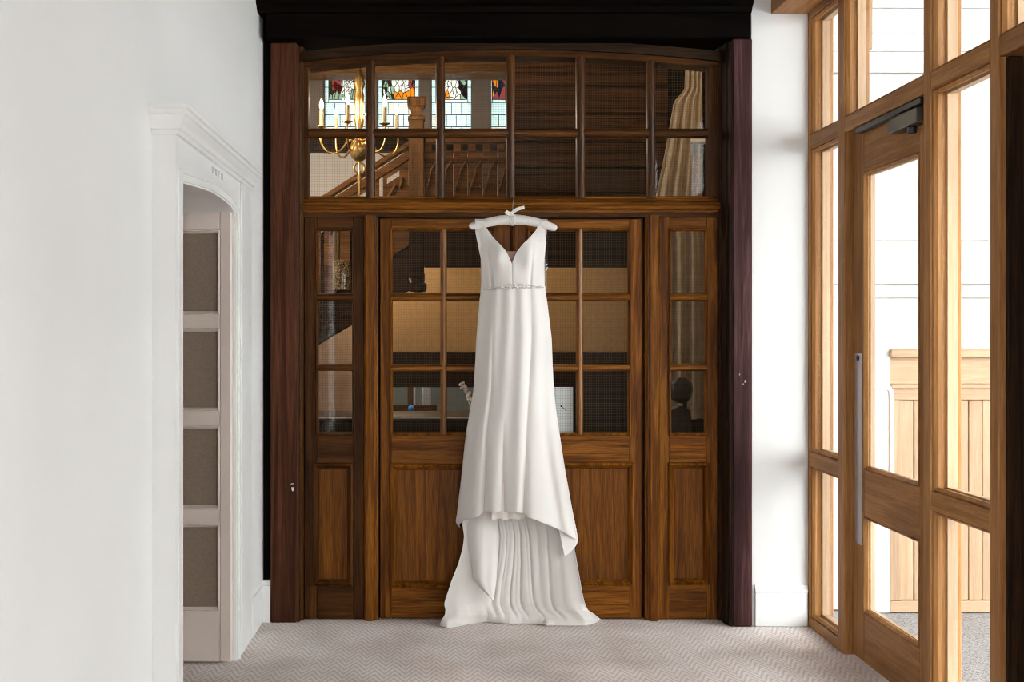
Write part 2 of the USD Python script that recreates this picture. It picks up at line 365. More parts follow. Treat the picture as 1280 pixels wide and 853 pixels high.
obj('wall_face', wall_piece(-2.9, -1.2, 0, 0.3), wall_paint, wl)
obj('wall_face', wall_piece(-2.9, -1.2, 2.95, ZC), wall_paint, wl)
obj('wall_face', wall_piece(Y0 + 0.03, Y1 - 0.03, 2.14, ZC), wall_paint, wl)
obj('wall_face', wall_piece(Y1 - 0.03, 6.02, 0, ZC), wall_paint, wl)
# end wall behind the camera with an unseen opening added for front fill light, and the right wall piece
we = thing('wall_near', 'brown end wall behind the viewer with a tall opening added for fill light', 'wall', **st)
for a in ((-1.5, 0.55, 0, ZC), (1.39, 1.95, 0, ZC), (0.55, 1.39, 0, 0.25), (0.55, 1.39, 2.95, ZC)):
    obj('wall_face', bx(a[0], a[1], -3.3, -3.2, a[2], a[3], 0.001), end_paint, we)
obj('wall_right', bx(ax(939, YW), XR + 0.02, YW, 6.2, 0, ZC, 0.002), wall_paint, label='strip of white wall between the dark red post and the glazed oak screen', cat='wall', **st)
br = thing('baseboard_right', 'tall white skirting board under the white wall strip on the right', 'skirting board', **st)
zb = az(731, YW)
obj('board', bx(ax(943, YW), XR - 0.004, YW - 0.018, YW - 0.0005, 0.001, zb - 0.035), trim_paint, br)
obj('cap_moulding', ext([(YW - 0.022, zb - 0.035), (YW - 0.022, zb - 0.02), (YW - 0.012, zb - 0.012), (YW - 0.006, zb), (YW - 0.0005, zb), (YW - 0.0005, zb - 0.035)], ax(943, YW), XR - 0.004, 'x'), trim_paint, br)
bl = thing('baseboard_left', 'white skirting block in the corner beside the left dark post', 'skirting board', **st)
YB = 5.93
obj('board', bx(XL + 0.001, ax(338, YB) - 0.001, YB, YB + 0.06, 0.001, az(733, YB)), trim_paint, bl)
obj('cap_moulding', bx(XL + 0.001, ax(338, YB) - 0.001, YB + 0.012, YB + 0.06, az(733, YB), az(727, YB)), trim_paint, bl)
obj('board', bx(XL - 0.0005, XL + 0.014, Y1 + 0.01, YB - 0.001, 0.001, az(733, YB)), trim_paint, bl)

# ------------------------------------------------------------------ dark post-and-beam surround of the oak doors (trim_1)
t1 = thing('trim_1', 'dark red-brown timber posts and a beam with shade painted into its colour framing the oak doors', 'door surround', (0, YS, 0), **st)
YPL, YPR = 5.93, 5.85
obj('post', bx(ax(338, YPL), ax(371, YPL), YPL, 6.16, 0.001, az(47.4, 5.84), 0.006), post_v, t1, label='scuffed red-brown left post')
obj('post', bx(ax(916, YPR), ax(940.5, YPR), YPR, 6.16, 0.001, az(47.4, 5.84), 0.006), postr_v, t1, label='purple-brown right post with chips')
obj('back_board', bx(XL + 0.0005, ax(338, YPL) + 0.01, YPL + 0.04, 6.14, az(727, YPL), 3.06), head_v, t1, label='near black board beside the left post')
chip_m = plain('chip_grey', (0.34, 0.30, 0.28), 0.8)
def chip(px, py, Y, w, h, seed):
    a = np.random.default_rng(seed); t = np.linspace(0, 2 * math.pi, 9)[:-1]
    r = 0.6 + 0.5 * a.random(8)
    obj('chip', ext([(ax(px, Y) + w * q * math.cos(k), az(py, Y) + h * q * math.sin(k)) for k, q in zip(t, r)], Y - 0.002, Y + 0.002, 'y'), wall_paint if seed < 3 else chip_m, t1, label='pale chip in the post')
chip(366, 611.5, YPL, 0.008, 0.012, 1); chip(365.5, 605, YPL, 0.010, 0.002, 2)
chip(924.5, 468.5, YPR, 0.004, 0.006, 3); chip(931.5, 477, YPR, 0.007, 0.008, 4); chip(929, 480.5, YPR, 0.004, 0.005, 5)
# moulded inner linings
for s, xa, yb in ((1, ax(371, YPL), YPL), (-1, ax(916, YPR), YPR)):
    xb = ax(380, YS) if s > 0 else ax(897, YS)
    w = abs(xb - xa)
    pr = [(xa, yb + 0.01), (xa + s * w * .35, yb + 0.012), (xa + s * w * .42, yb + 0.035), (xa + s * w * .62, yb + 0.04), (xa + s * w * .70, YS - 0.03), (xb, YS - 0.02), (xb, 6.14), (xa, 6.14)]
    obj('lining', ext(pr, 0.001, 2.86, 'z'), oak_shaded_v if s > 0 else doak_v, t1, label='moulded inner lining of the post')  # deeper brown on the right puts the post's shade into the colour
ARCH0 = lambda x: az(71 + 14 * ((x - 640) / 252.0) ** 2, YS)     # underside of the arched head over the panes
xs = np.linspace(378, 898, 40)
def arch_piece(lo, hi, y0, y1):
    up = [(ax(x, YS), hi(x)) for x in xs]; dn = [(ax(x, YS), lo(x)) for x in xs[::-1]]
    return ext(up + dn, y0, y1, 'y')
obj('arch_moulding', arch_piece(lambda x: ARCH0(x) - 0.002, lambda x: ARCH0(x) + 0.030, YS - 0.02, 6.1), oak_shaded_h, t1, label='arched oak bead above the top panes')
obj('arch_moulding', arch_piece(lambda x: ARCH0(x) + 0.028, lambda x: ARCH0(x) + 0.075, YS - 0.045, 6.1), doak_h, t1, label='arched moulding above the top panes with shade put into its brown')  # dimness under the head beam is painted in as deeper brown
obj('beam', bx(ax(336, YPL), ax(938, YPR), 5.838, 6.16, az(47, 5.84), az(12, 5.84), 0.005), head_h, t1, label='head beam with shade put into its near-black colour')
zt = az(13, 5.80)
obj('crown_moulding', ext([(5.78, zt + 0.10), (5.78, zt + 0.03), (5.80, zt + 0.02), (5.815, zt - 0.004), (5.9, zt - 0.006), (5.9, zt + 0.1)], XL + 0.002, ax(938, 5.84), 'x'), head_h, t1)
obj('crown_beam', bx(XL + 0.002, ax(938, YPR), 5.88, 6.16, zt, ZC - 0.002), head_h, t1, label='boarding up to the ceiling with shade put into its black')

# ------------------------------------------------------------------ oak screen framework: transom rail, mullion posts, frame heads (trim_2)
t2 = thing('trim_2', 'moulded oak rail and mullions dividing the doors from the panes above', 'door frame', (0, YS, 0), **st)
def rail_profile(z0, z1, y):
    h = z1 - z0
    return [(y, z0), (y - 0.012, z0 + h * .06), (y - 0.014, z0 + h * .22), (y - 0.030, z0 + h * .28), (y - 0.036, z0 + h * .42), (y - 0.034, z0 + h * .52),
            (y - 0.024, z0 + h * .56), (y - 0.026, z0 + h * .70), (y - 0.012, z0 + h * .86), (y - 0.008, z1), (y + 0.06, z1), (y + 0.06, z0)]
X0, X1 = ax(378, YS), ax(898, YS)
obj('transom_rail', ext(rail_profile(az(267, YS), az(249, YS), YS - 0.005), X0, X1, 'x'), oak_h, t2)
obj('frame_head', bx(X0, X1, YS - 0.010, YS + 0.06, az(272, YS), az(266.5, YS), 0.003), oak_shaded_h, t2)
for a, b in ((455, 473), (806, 824)):
    xa, xb = ax(a, YS), ax(b, YS); w = xb - xa
    lit = [(xa, YS + 0.06), (xa, YS - 0.012), (xa + w * .10, YS - 0.022), (xa + w * .14, YS - 0.034), (xa + w * .68, YS - 0.034), (xa + w * .72, YS - 0.02), (xa + w * .84, YS - 0.018), (xa + w * .88, YS - 0.008), (xb, YS - 0.004), (xb, YS + 0.06)]
    if a > 600: lit = [(xa + xb - x, y) for x, y in lit]
    obj('mullion', ext(lit, 0.001, az(270, YS), 'z'), oak_v, t2, label='moulded oak mullion post')

for a, b in ((470, 478), (799, 809)):
    obj('door_stop', bx(ax(a, YS), ax(b, YS), YS + 0.0465, YS + 0.075, 0.001, az(268, YS), 0.002), oak_shaded_v, t2)
# ------------------------------------------------------------------ glazing pieces
PY = YS + 0.022             # plane of the wired glass
def arc_top(x0p, x1p, top, n=7):
    return [(ax(x, YS), top(x)) for x in np.linspace(x1p, x0p, n)]
def wire_grid(outline, y, pitch=0.0127, r=0.00030):
    """square wire net inside a polygon in the x-z plane."""
    ms, (x0, z0, x1, z1) = [], outline.bounds
    from shapely.geometry import LineString
    for k in range(1, int((x1 - x0) / pitch) + 1):
        x = x0 + k * pitch; c = outline.intersection(LineString([(x, z0 - 1), (x, z1 + 1)]))
        if not c.is_empty and c.length > 0.01: b = c.bounds; ms.append(bx(x - r, x + r, y - r, y + r, b[1], b[3], 0))
    for k in range(1, int((z1 - z0) / pitch) + 1):
        z = z0 + k * pitch; c = outline.intersection(LineString([(x0 - 1, z), (x1 + 1, z)]))
        if not c.is_empty and c.length > 0.01: b = c.bounds; ms.append(bx(b[0], b[2], y - 2.2 * r, y - 0.2 * r, z - r, z + r, 0))
    return ms
def pane(parent, poly, wired=True):
    g = Polygon(poly) if not isinstance(poly, Polygon) else poly
    p = obj('pane', ext(g, PY, PY + 0.005, 'y'), pane_m, parent)
    if wired: obj('wire_mesh', wire_grid(g, PY + 0.0085), wire_m, p, kind='stuff')
    return p
def bead_v(x, z0, z1, w, y=YS - 0.004, dep=0.024):
    pr = [(x - w / 2, y + 0.02)] + [(x - w / 2 * math.cos(t), y - dep * math.sin(t)) for t in np.linspace(0, math.pi, 9)] + [(x + w / 2, y + 0.02)]
    return ext(pr, z0, z1, 'z')
def bead_h(z, x0, x1, w, y=YS - 0.004, dep=0.024):
    pr = [(y + 0.02, z - w / 2)] + [(y - dep * math.sin(t), z - w / 2 * math.cos(t)) for t in np.linspace(0, math.pi, 9)] + [(y + 0.02, z + w / 2)]
    return ext(pr, x0, x1, 'x')
PROF_BEAD = [(0, YS + 0.02), (0, YS - 0.012), (0.004, YS - 0.016), (0.009, YS - 0.010), (0.014, YS + 0.004), (0.014, YS + 0.02)]
def PROF_PANEL(y):          # raised moulding round a wooden panel
    return [(0, y + 0.012), (0, y - 0.004), (0.004, y - 0.016), (0.012, y - 0.020), (0.018, y - 0.012), (0.024, y - 0.006), (0.032, y + 0.010), (0.032, y + 0.012)]

# transom window of twelve panes (window_1)
w1 = thing('window_1', 'wide arched transom window of twelve wired panes above the oak doors', 'window', (0, YS, az(250, YS)), **st)
zl, zh = az(248.5, YS), lambda x: ARCH0(x)
obj('frame_stile', bx(ax(378, YS), ax(386, YS), YS - 0.012, YS + 0.05, zl, zh(385) + 0.01), oak_shaded_v, w1)
obj('frame_stile', bx(ax(884, YS), ax(898, YS), YS - 0.012, YS + 0.05, zl, zh(890) + 0.01), oak_shaded_v, w1)
mx = [463, 550.5, 638, 725.5, 813.5]
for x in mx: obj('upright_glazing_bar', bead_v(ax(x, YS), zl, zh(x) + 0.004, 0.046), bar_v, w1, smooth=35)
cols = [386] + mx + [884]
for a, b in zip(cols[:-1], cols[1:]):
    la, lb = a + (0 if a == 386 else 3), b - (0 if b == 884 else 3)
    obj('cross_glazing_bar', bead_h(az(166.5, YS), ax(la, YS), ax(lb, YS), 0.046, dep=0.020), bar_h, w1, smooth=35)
    obj('sill_bead', ext([(YS + 0.02, zl), (YS - 0.012, zl), (YS - 0.010, zl + 0.006), (YS + 0.012, zl + 0.014), (YS + 0.02, zl + 0.014)], ax(la, YS), ax(lb, YS), 'x'), oak_h, w1)
for a, b in zip(cols[:-1], cols[1:]):
    pane(w1, [(ax(a, YS), az(167, YS)), (ax(b, YS), az(167, YS))] + arc_top(a, b, lambda x: zh(x) + 0.003))
    pane(w1, [(ax(a, YS), zl), (ax(b, YS), zl), (ax(b, YS), az(166, YS)), (ax(a, YS), az(166, YS))])

# sidelights and door leaves share one builder
def leaf(t, L, R, gl, gr, muntins, rows, top, panel, bottom, mats, y=YS, sill=543):
    """L, R outer edges; gl, gr glass edges; rows: heights of the cross bars; all measured on the photograph at distance YS."""
    mv, mh = mats; X = lambda p: ax(p, YS); Z = lambda p: az(p, YS)
    obj('stile', bx(X(L), X(gl), y - 0.002, y + 0.045, Z(bottom), Z(top), 0.004), mv, t)
    obj('stile', bx(X(gr), X(R), y - 0.002, y + 0.045, Z(bottom), Z(top), 0.004), mv, t)
    g_top = rows[0]; e = 0.0008
    obj('top_rail', bx(X(gl) + e, X(gr) - e, y - 0.001, y + 0.045, Z(g_top), Z(top), 0.003), mh, t)
    obj('lock_rail', bx(X(gl) + e, X(gr) - e, y - 0.001, y + 0.045, Z(panel[0] + 4), Z(sill), 0.003), mh, t)
    obj('bottom_rail', bx(X(gl) + e, X(gr) - e, y - 0.001, y + 0.045, Z(bottom), Z(panel[1] - 4), 0.003), mh, t)
    obj('panel', bx(X(gl) + 0.001, X(gr) - 0.001, y + 0.012, y + 0.030, Z(panel[1] - 3), Z(panel[0] + 3), 0.002), oak_panel, t)
    obj('panel_moulding', ring(X(panel[2]), X(panel[3]), Z(panel[1]), Z(panel[0]), PROF_PANEL(y), front), mv, t)
    obj('glazing_bead', ring(X(gl) - 0.006, X(gr) + 0.006, Z(sill) - 0.006, Z(g_top) + 0.006, [(a, b + y - YS) for a, b in PROF_BEAD], front), mv, t)
    for m in muntins: obj('upright_glazing_bar', bead_v(X(m), Z(sill), Z(g_top), 0.033, y=y + 0.002, dep=0.020), barl_v if mv is oak_v else bar_v, t, smooth=35)
    edges = [gl] + list(muntins) + [gr]
    hs = list(rows[1:])
    for a, b in zip(edges[:-1], edges[1:]):
        for h in hs: obj('cross_glazing_bar', bead_h(Z(h), X(a + (2 if a != gl else 0)), X(b - (2 if b != gr else 0)), 0.036, y=y + 0.002, dep=0.019), barl_h if mh is oak_h else bar_h, t, smooth=35)
        zs = [g_top] + hs + [sill]
        for p, q in zip(zs[:-1], zs[1:]): pane(t, [(X(a), Z(q)), (X(b), Z(q)), (X(b), Z(p)), (X(a), Z(p))])
w2 = thing('window_2', 'narrow oak sidelight of three panes over a panel left of the doors', 'sidelight window', (ax(417, YS), YS, 0), **st)
leaf(w2, 380, 455, 396, 442, [], [287, 372, 459.5], 271.5, (579, 733, 391, 442), 774.5, (oak_shaded_v, oak_shaded_h))  # shaded oak copy: the darker left side is put into the colour
w3 = thing('window_3', 'narrow oak sidelight of three panes over a panel right of the doors', 'sidelight window', (ax(860, YS), YS, 0), **st)
leaf(w3, 824, 897, 837, 883, [], [287, 371.5, 459.5], 271.5, (578, 732, 835, 887), 774.5, (oak_v, oak_h))
d1 = thing('door_1', 'left oak door leaf with six wired panes above a solid panel', 'door', (ax(556, YS), YS, 0), **st)
leaf(d1, 475, 638.3, 489, 617, [554.5], [287, 371.5, 460], 274, (580, 735, 487, 620), 773.5, (oak_v, oak_h))
d2 = thing('door_2', 'right oak door leaf with six wired panes above a solid panel', 'door', (ax(722, YS), YS, 0), **st)
leaf(d2, 640, 802, 660, 787, [724.5], [287, 371.5, 460], 274, (578, 733, 658, 793), 773.5, (oak_v, oak_h))
obj('meeting_bead', bead_v(ax(644, YS), az(773, YS), az(275, YS), 0.018, y=YS + 0.0, dep=0.012), oak_v, d2, smooth=35)

# ------------------------------------------------------------------ wedding dress on its padded hanger
YD = 5.85
def D(px, py, Y): return (ax(px, Y), Y, az(py, Y))
def tab(rows):
    a = np.array(rows, float); return (lambda y: np.interp(y, a[:, 0], a[:, 1])), (lambda y: np.interp(y, a[:, 0], a[:, 2]))
hang = thing('clothes_hanger', 'padded ivory satin hanger with ribbon bow holding the dress', 'hanger', D(641, 275, YD))
cl = spline([(590.5, 282.8), (600, 280.5), (612, 278), (625, 275.6), (638, 274.6), (650, 275), (664, 277), (678, 280.4), (692, 284.6)], 40)
rad = np.interp(cl[:, 0], [590, 600, 640, 680, 692], [4.6, 5.4, 6.4, 5.6, 4.6]) * YD / F
pts = np.array([D(p, q, YD) for p, q in cl])
caps0 = [(pts[0] - (pts[1] - pts[0]) / np.linalg.norm(pts[1] - pts[0]) * rad[0] * c, rad[0] * s) for c, s in ((1, .05), (.9, .44), (.6, .8))]
caps1 = [(pts[-1] + (pts[-1] - pts[-2]) / np.linalg.norm(pts[-1] - pts[-2]) * rad[-1] * c, rad[-1] * s) for c, s in ((.6, .8), (.9, .44), (1, .05))]
P_ = np.vstack([[c[0] for c in caps0], pts, [c[0] for c in caps1]]); R_ = np.r_[[c[1] for c in caps0], rad, [c[1] for c in caps1]]
obj('padded_arm', tube(P_, R_, 20), hanger_m, hang, smooth=50)
hookp = spline([D(641, 272, YD), D(641, 262, YD + .01), D(641.5, 252, 5.90), D(641.8, 248.2, 5.945), D(641.8, 246.8, 5.97), D(641.8, 248.6, 5.984)], 26)
obj('hook', tube(hookp, 0.0018, 8), steel, hang, smooth=50, label='thin metal hook over the transom rail')
cuff = [tube([D(637 + k * 1.1, 268.0, YD - .004) for k in (0,)] and spline([(ax(x, YD) + .0, YD + r_ * math.cos(t), az(275, YD) + r_ * math.sin(t)) for t in np.linspace(0, 2 * math.pi, 17)], 30), 0.004, 8) for x, r_ in ((638, .0265), (640, .027), (642, .0265))]
obj('ribbon_wrap', cuff, hanger_m, hang, smooth=50)
def ribbon(pts, w, th=0.0025, nrm=(0, -0.5, 0.86)):
    c = spline(pts, 18); d = np.gradient(c, axis=0); d /= np.linalg.norm(d, axis=1, keepdims=True)
    s = np.cross(d, (0, -1, 0)); s /= np.linalg.norm(s, axis=1, keepdims=True)
    return sheet(np.stack([c - s * w / 2 + np.array([0, .002, 0]), c + np.array([0, -.001, 0]), c + s * w / 2 + np.array([0, .002, 0])], 1), th)
bow = obj('bow', ball(D(639.5, 267.5, YD - .018), 0.012, 2, (1, .8, .9)), hanger_m, hang, smooth=True)
obj('ribbon_tail', ribbon([D(640, 268, YD - .02), D(645, 262.5, YD - .028), D(650, 260.6, YD - .03), D(655.5, 259.6, YD - .026)], 0.016), hanger_m, bow, smooth=50)
obj('ribbon_tail', ribbon([D(639, 268, YD - .02), D(635.5, 266.8, YD - .026), D(632, 264.5, YD - .028)], 0.018), hanger_m, bow, smooth=50)

dress = thing('wedding_dress', 'ivory sleeveless wedding gown with V neck, beaded belt and train hanging on the doors', 'dress', (ax(641, YD), YD, 0))
# bodice: two front halves with rounded bust, a low back, and straps looped over the hanger
outL = tab([(276, 594.6, 684.2), (283, 599.2, 682), (289, 601.9, 680.8), (298, 601.2, 682), (306, 599.6, 683.6), (315, 602.6, 681.6), (330, 603.2, 681), (350, 603, 681.2), (362, 601.6, 682)])
inn = tab([(276, 604, 676), (283, 606.5, 672.5), (289.5, 610.5, 668.8), (296.6, 616, 662.6), (306, 624.5, 653), (315, 632, 645.6), (323, 636, 641.8), (330.6, 639, 639.2), (362, 639.6, 639.6)])
def body_y(px, py):
    w = np.clip((px - 601) / (682 - 601), 0, 1)
    base = YD + 0.045 - (0.055 + 0.035 * np.clip((py - 285) / 45, 0, 1)) * np.sin(math.pi * w) ** 0.7
    for cx in (621.5, 661): base = base - 0.030 * np.exp(-((px - cx) / 9.5) ** 2 - ((py - 322) / 17) ** 2)
    for cx, sl in ((612, 0.10), (664, -0.06)): base = base + 0.010 * np.exp(-((px - cx - sl * (py - 330)) / 1.8) ** 2) * np.clip((py - 305) / 25, 0, 1)
    return base + 0.004 * np.exp(-((px - 639.4) / 1.2) ** 2) * (py > 326)
for k in (0, 1):
    rows = []
    for py in np.linspace(277, 361.5, 64):
        o, i = outL[k](py), inn[k](py)
        row = []
        for u in np.linspace(0, 1, 40):
            px = o + (i - o) * u; y = float(body_y(px, py))
            y = YD - 0.030 + (y - (YD - 0.030)) * min(1, (py - 277) / 26.0)
            row.append((ax(px, YD), y, az(py, YD)))
        rows.append(row)
    obj('bodice_half', sheet(rows, 0.0022), satin, dress, smooth=60)
rows = [[(ax(px, YD), YD + 0.055 + 0.03 * math.sin(math.pi * (px - 602) / 80), az(py, YD)) for px in np.linspace(601.5, 682, 30)] for py in np.linspace(322, 361.5, 14)]
obj('bodice_back', sheet(rows, 0.002), satin, dress, smooth=60)
for sgn, xo, xi, xb in ((-1, 593.8, 603.6, 600.5), (1, 684.2, 675.8, 680)):
    cz = float(np.interp((xo + xi) / 2, cl[:, 0], cl[:, 1])); rr = 0.0255
    rows = []
    for k, t in enumerate(np.linspace(-0.25, math.pi + 0.1, 20)):
        y, z = YD - rr * math.cos(t) * 1.05, az(cz, YD) + rr * math.sin(t)
        rows.append([(ax(xo + (xi - xo) * u, YD), y, z) for u in np.linspace(0, 1, 6)])
    for k in range(1, 14):
        py = cz + 6 + k * 3.2; f_ = k / 13.0
        rows.append([(ax((xo + (xi - xo) * u) * (1 - f_) + f_ * ((602.5, 609)[0] + 6.5 * u if sgn < 0 else 681.5 - 6.5 * u), YD), YD + rr * 1.05 + 0.03 * f_, az(py, YD)) for u in np.linspace(0, 1, 6)])
    obj('strap', sheet(rows, 0.003), satin, dress, smooth=60)
obj('neckline_insert', sheet([[(ax(638.6 + (u - .5) * w, YD), YD - 0.012, az(py, YD)) for u in np.linspace(0, 1, 7)] for py, w in ((314.6, 15.5), (320, 11.5), (326, 7), (332, 2))], 0.0015), nude_m, dress, smooth=60, label='nude mesh insert in the V of the neckline')
# beaded belt
def belt_pt(u, py):
    px = 601.4 + u * 80.8; y = float(body_y(px, 352)) - 0.005
    return (ax(px, YD), y, az(py + 1.2 * math.cos(u * 5) - 0.8 * u, YD))
belt = obj('belt', sheet([[belt_pt(u, py) for u in np.linspace(0, 1, 50)] for py in (358.6, 360, 361.6)], 0.003), satin, dress, smooth=60, label='thin belt with sparkling beads')
bs = []
for k in range(150):
    u = 0.02 + 0.96 * rng.random(); mid = math.exp(-((u - .5) / .3) ** 2)
    p = np.array(belt_pt(u, 360 + (rng.random() - .5) * (2 + 4.5 * mid))) + (0, -0.004, 0)
    bs.append(ball(p, 0.0016 + 0.0022 * rng.random() * (0.5 + mid), 1))
obj('beads', bs, bead_m, belt, kind='stuff')
for px, py in ((683.3, 331), (684.2, 335), (682.6, 337.5)):
    obj('button', ball(D(px, py, YD + 0.03), 0.0042, 2), pearl_m, dress, smooth=True)

# skirt: front sheet with the shorter hem, back sheet falling to the floor as a train
SL, SR = tab([(361, 601.6, 682), (376, 600.2, 684.5), (400, 598, 687.5), (424, 596, 690.5), (456, 594.6, 691.6), (490, 592.3, 693.3), (512, 588.4, 696), (535, 584.5, 699.3), (557, 581.5, 702.6), (579, 579.3, 706), (601, 577, 709.8), (624, 574.2, 714), (646, 571.8, 718), (655, 570.4, 720), (660, 571, 721), (666, 574.5, 722.2), (672, 581, 723.2), (680, 590, 724)])
hem = lambda w: np.interp(w, [0, .025, .07, .17, .215, .25, .32, .385, .40, .52, .56, .60, .66, .78, .90, 1.0], [672, 659, 650, 645, 639.5, 637.5, 638.5, 636.5, 637.5, 637.5, 640, 644, 647, 656, 667, 679])
def skirt_fold(w, py):
    t = np.clip((py - 361) / 280, 0, 1); g = 0.05 + 0.95 * t ** 1.5
    d = 0.0
    for w0, w1, a, s in ((0.20, 0.222, 0.034, 0.030), (0.0, 0.383, 0.034, 0.026), (0.765, 0.553, 0.040, 0.034)):
        if w0 == 0.0: c, gg = w1, np.clip((py - 520) / 110, 0, 1)
        else: c, gg = w0 + (w1 - w0) * t, g
        x = (w - c) / s
        d = d + a * gg * np.exp(-np.abs(x) ** 1.4)
    d = d + 0.010 * t * np.sin(w * 17 + 1.0) + 0.004 * np.sin(w * 31 + py * 0.012)
    d = d + 0.014 * np.clip((py - 500) / 150, 0, 1) * np.exp(-((w - 0.80 - 0.06 * t) / 0.05) ** 2)
    return d
rows = []
NU, NV = 150, 120
us = np.linspace(0, 1, NU); ws = 0.5 - 0.5 * np.cos(math.pi * us); ws = 0.55 * ws + 0.45 * us
for v in np.linspace(0, 1, NV):
    row = []
    for w in ws:
        py = 361 + (float(hem(w)) - 361) * v
        px = SL(py) + w * (SR(py) - SL(py))
        t = min(1, (py - 361) / 290)
        bulge = (0.085 + 0.075 * t) * math.sin(math.pi * w) ** 0.65
        y = YD + 0.045 - bulge + float(skirt_fold(w, py)) + 0.02 * t
        if py > 640 and w < .1: y += 0.05 * ((py - 640) / 20) ** 2 * (1 - w / .1)
        row.append((ax(px, YD), y, az(py, YD)))
    rows.append(row)
obj('skirt_front', sheet(rows, 0.0028), satin, dress, smooth=70)
# turned-under corners of the front hem
rows = []
for a in np.linspace(0, 1, 14):
    c = [(723.5, 679), (721, 684), (716.5, 689), (711, 693.5), (706, 696.5)]
    rows.append([(ax(px, YD), YD + 0.045 - 0.03 * s_ - 0.012 * math.sin(math.pi * a), az(py, YD)) for s_, px, py in
                 [(s, (1 - a) * np.interp(s, [0, .25, .5, .75, 1], [p[0] for p in c]) + a * np.interp(s, [0, 1], [718, 697]),
                   (1 - a) * np.interp(s, [0, .25, .5, .75, 1], [p[1] for p in c]) + a * np.interp(s, [0, 1], [652, 656])) for s in np.linspace(0, 1, 16)]])
obj('hem_fold', sheet(rows, 0.0028), satin, dress, smooth=70, label='turned-back right corner of the front hem')
rows = []
for py in np.linspace(600, 647.5, 10):
    rows.append([(ax(px, YD), YD - 0.05 + 0.004 * math.sin((px - 615) * .4), az(py + 0.8 * math.sin(px * .4), YD)) for px in np.linspace(614, 655, 50)])
obj('underskirt', sheet(rows, 0.002), lining_m, dress, smooth=60, label='short lining showing under the front hem')

TL, TR = tab([(361, 603, 680.5), (424, 598, 688.5), (490, 594, 691.5), (560, 584, 700.5), (620, 577.5, 711), (650, 577, 715), (672, 580.3, 717), (685, 578.6, 717.6), (706, 573, 721.4), (728, 564.2, 725.2), (741, 560, 727.4), (749, 557, 729.2), (757, 555.2, 731.6), (764, 557, 735), (770, 556, 744), (776, 552, 751), (781, 550.5, 752), (788, 551, 752)])
hemT = lambda w: np.interp(w, [0, .04, .10, .17, .23, .285, .36, .43, .50, .60, .68, .80, .90, .96, 1.0], [783.5, 787, 785, 782, 780, 778.5, 780, 781.5, 780.5, 781.5, 783.2, 783.6, 783.3, 780, 775.5])
FOLDS = [(.318, .338, .018, .012), (.352, .352, .006, .010), (.385, .395, .012, .010), (.41, .415, .006, .014), (.452, .468, .014, .009), (.472, .51, .005, .012), (.50, .548, .014, .013), (.545, .62, .005, .010), (.575, .645, .014, .011), (.66, .70, .010, .03), (.755, .765, .012, .014), (.86, .85, .006, .03)]
def train_fold(w, py):
    t = np.clip((py - 640) / 130, 0, 1)
    d = 0.0
    for w0, w1, a, s in FOLDS:
        c = w0 + (w1 - w0) * t
        d = d + a * (0.4 + 0.6 * t) * np.exp(-np.abs((w - c) / (s * (0.7 + 0.5 * t))) ** 1.6)
    d = d + 0.020 * np.exp(-((w - .5) / .16) ** 2)
    d = d - 0.025 * t * np.exp(-((w - 0.14) / 0.09) ** 2) - 0.022 * t * np.exp(-((w - 0.88) / 0.08) ** 2)
    d = d + 0.008 * np.sin(w * 23 + 2.0 + py * 0.01) * np.clip((.3 - w) / .1, 0, 1)
    return d
rows = []
us = np.linspace(0, 1, 190)
vs = np.r_[np.linspace(0, .70, 50), np.linspace(.705, .94, 50), np.linspace(.942, 1, 36)]
for v in vs:
    row = []
    for w in us:
        hb = float(hemT(w)); py = 361 + (hb - 361) * v
        px = TL(py) + w * (TR(py) - TL(py))
        yf = fy(hb)                                   # where the hem lies on the carpet
        lift = np.clip((py - (hb - 26)) / 26, 0, 1)
        yb = YD + 0.055 + 0.045 * math.sin(math.pi * w) ** 0.6 - 0.05 * np.clip((py - 600) / 180, 0, 1) + float(train_fold(w, py)) * (1 - lift ** 3) * 0.9
        yb = min(yb, 5.955)
        y = yb + (yf - yb) * lift ** 2.2
        ruff = 0.008 * lift * (1 - lift) * 4 * (meshkit.noise(np.array([w * 24, v * 20, 0.0])) - .5)
        y = y - ruff
        row.append((ax(px, y), y, max(az(py, y), 0.0) + 0.0035))
    rows.append(row)
obj('train', sheet(rows, 0.0026), satin, dress, smooth=70, label='long back of the skirt pooling on the carpet')
# fabric turned over on the left of the train
fl_, fr_ = tab([(628, 592, 625), (645, 588, 624), (660, 583, 623.5), (672, 583.5, 623), (690, 586, 622.5), (706, 589.5, 622), (724, 592, 620.8), (736, 601, 619), (749, 615.5, 617)])
rows = []
for py in np.linspace(628, 749, 50):
    l, r = float(fl_(py)), float(fr_(py)); k_ = max(0, (py - 645) / 104)
    rows.append([(ax(l + (r - l) * u, YD), YD + 0.042 + 0.045 * (1 - u) ** 6 * (1 - .75 * k_) - 0.062 * math.sin(math.pi * min(1, u * .62 + .25)) * (0.5 + .4 * k_) + 0.05 * u ** 10 * (1 - k_) + .004 * math.sin(u * 9 + py * .03) - .022 * k_, az(py, YD)) for u in np.linspace(0, 1, 50)])
obj('turned_fold', sheet(rows, 0.0026), satin, dress, smooth=70, label='side of the skirt folded back over the train')
# crumpled hem knot
kn = ball(D(686, 777, 5.865), 0.022, 3, (1.2, .9, .7)); kn.vertices += (meshkit.fbm(kn.vertices * 45, 3)[:, None] - .5) * 0.022 * kn.vertex_normals
kn.apply_translation((0, 0, 0.018 - kn.bounds[0][2] - 0.016)); obj('hem_knot', kn, satin, dress, smooth=True, label='small crumpled knot of hem')

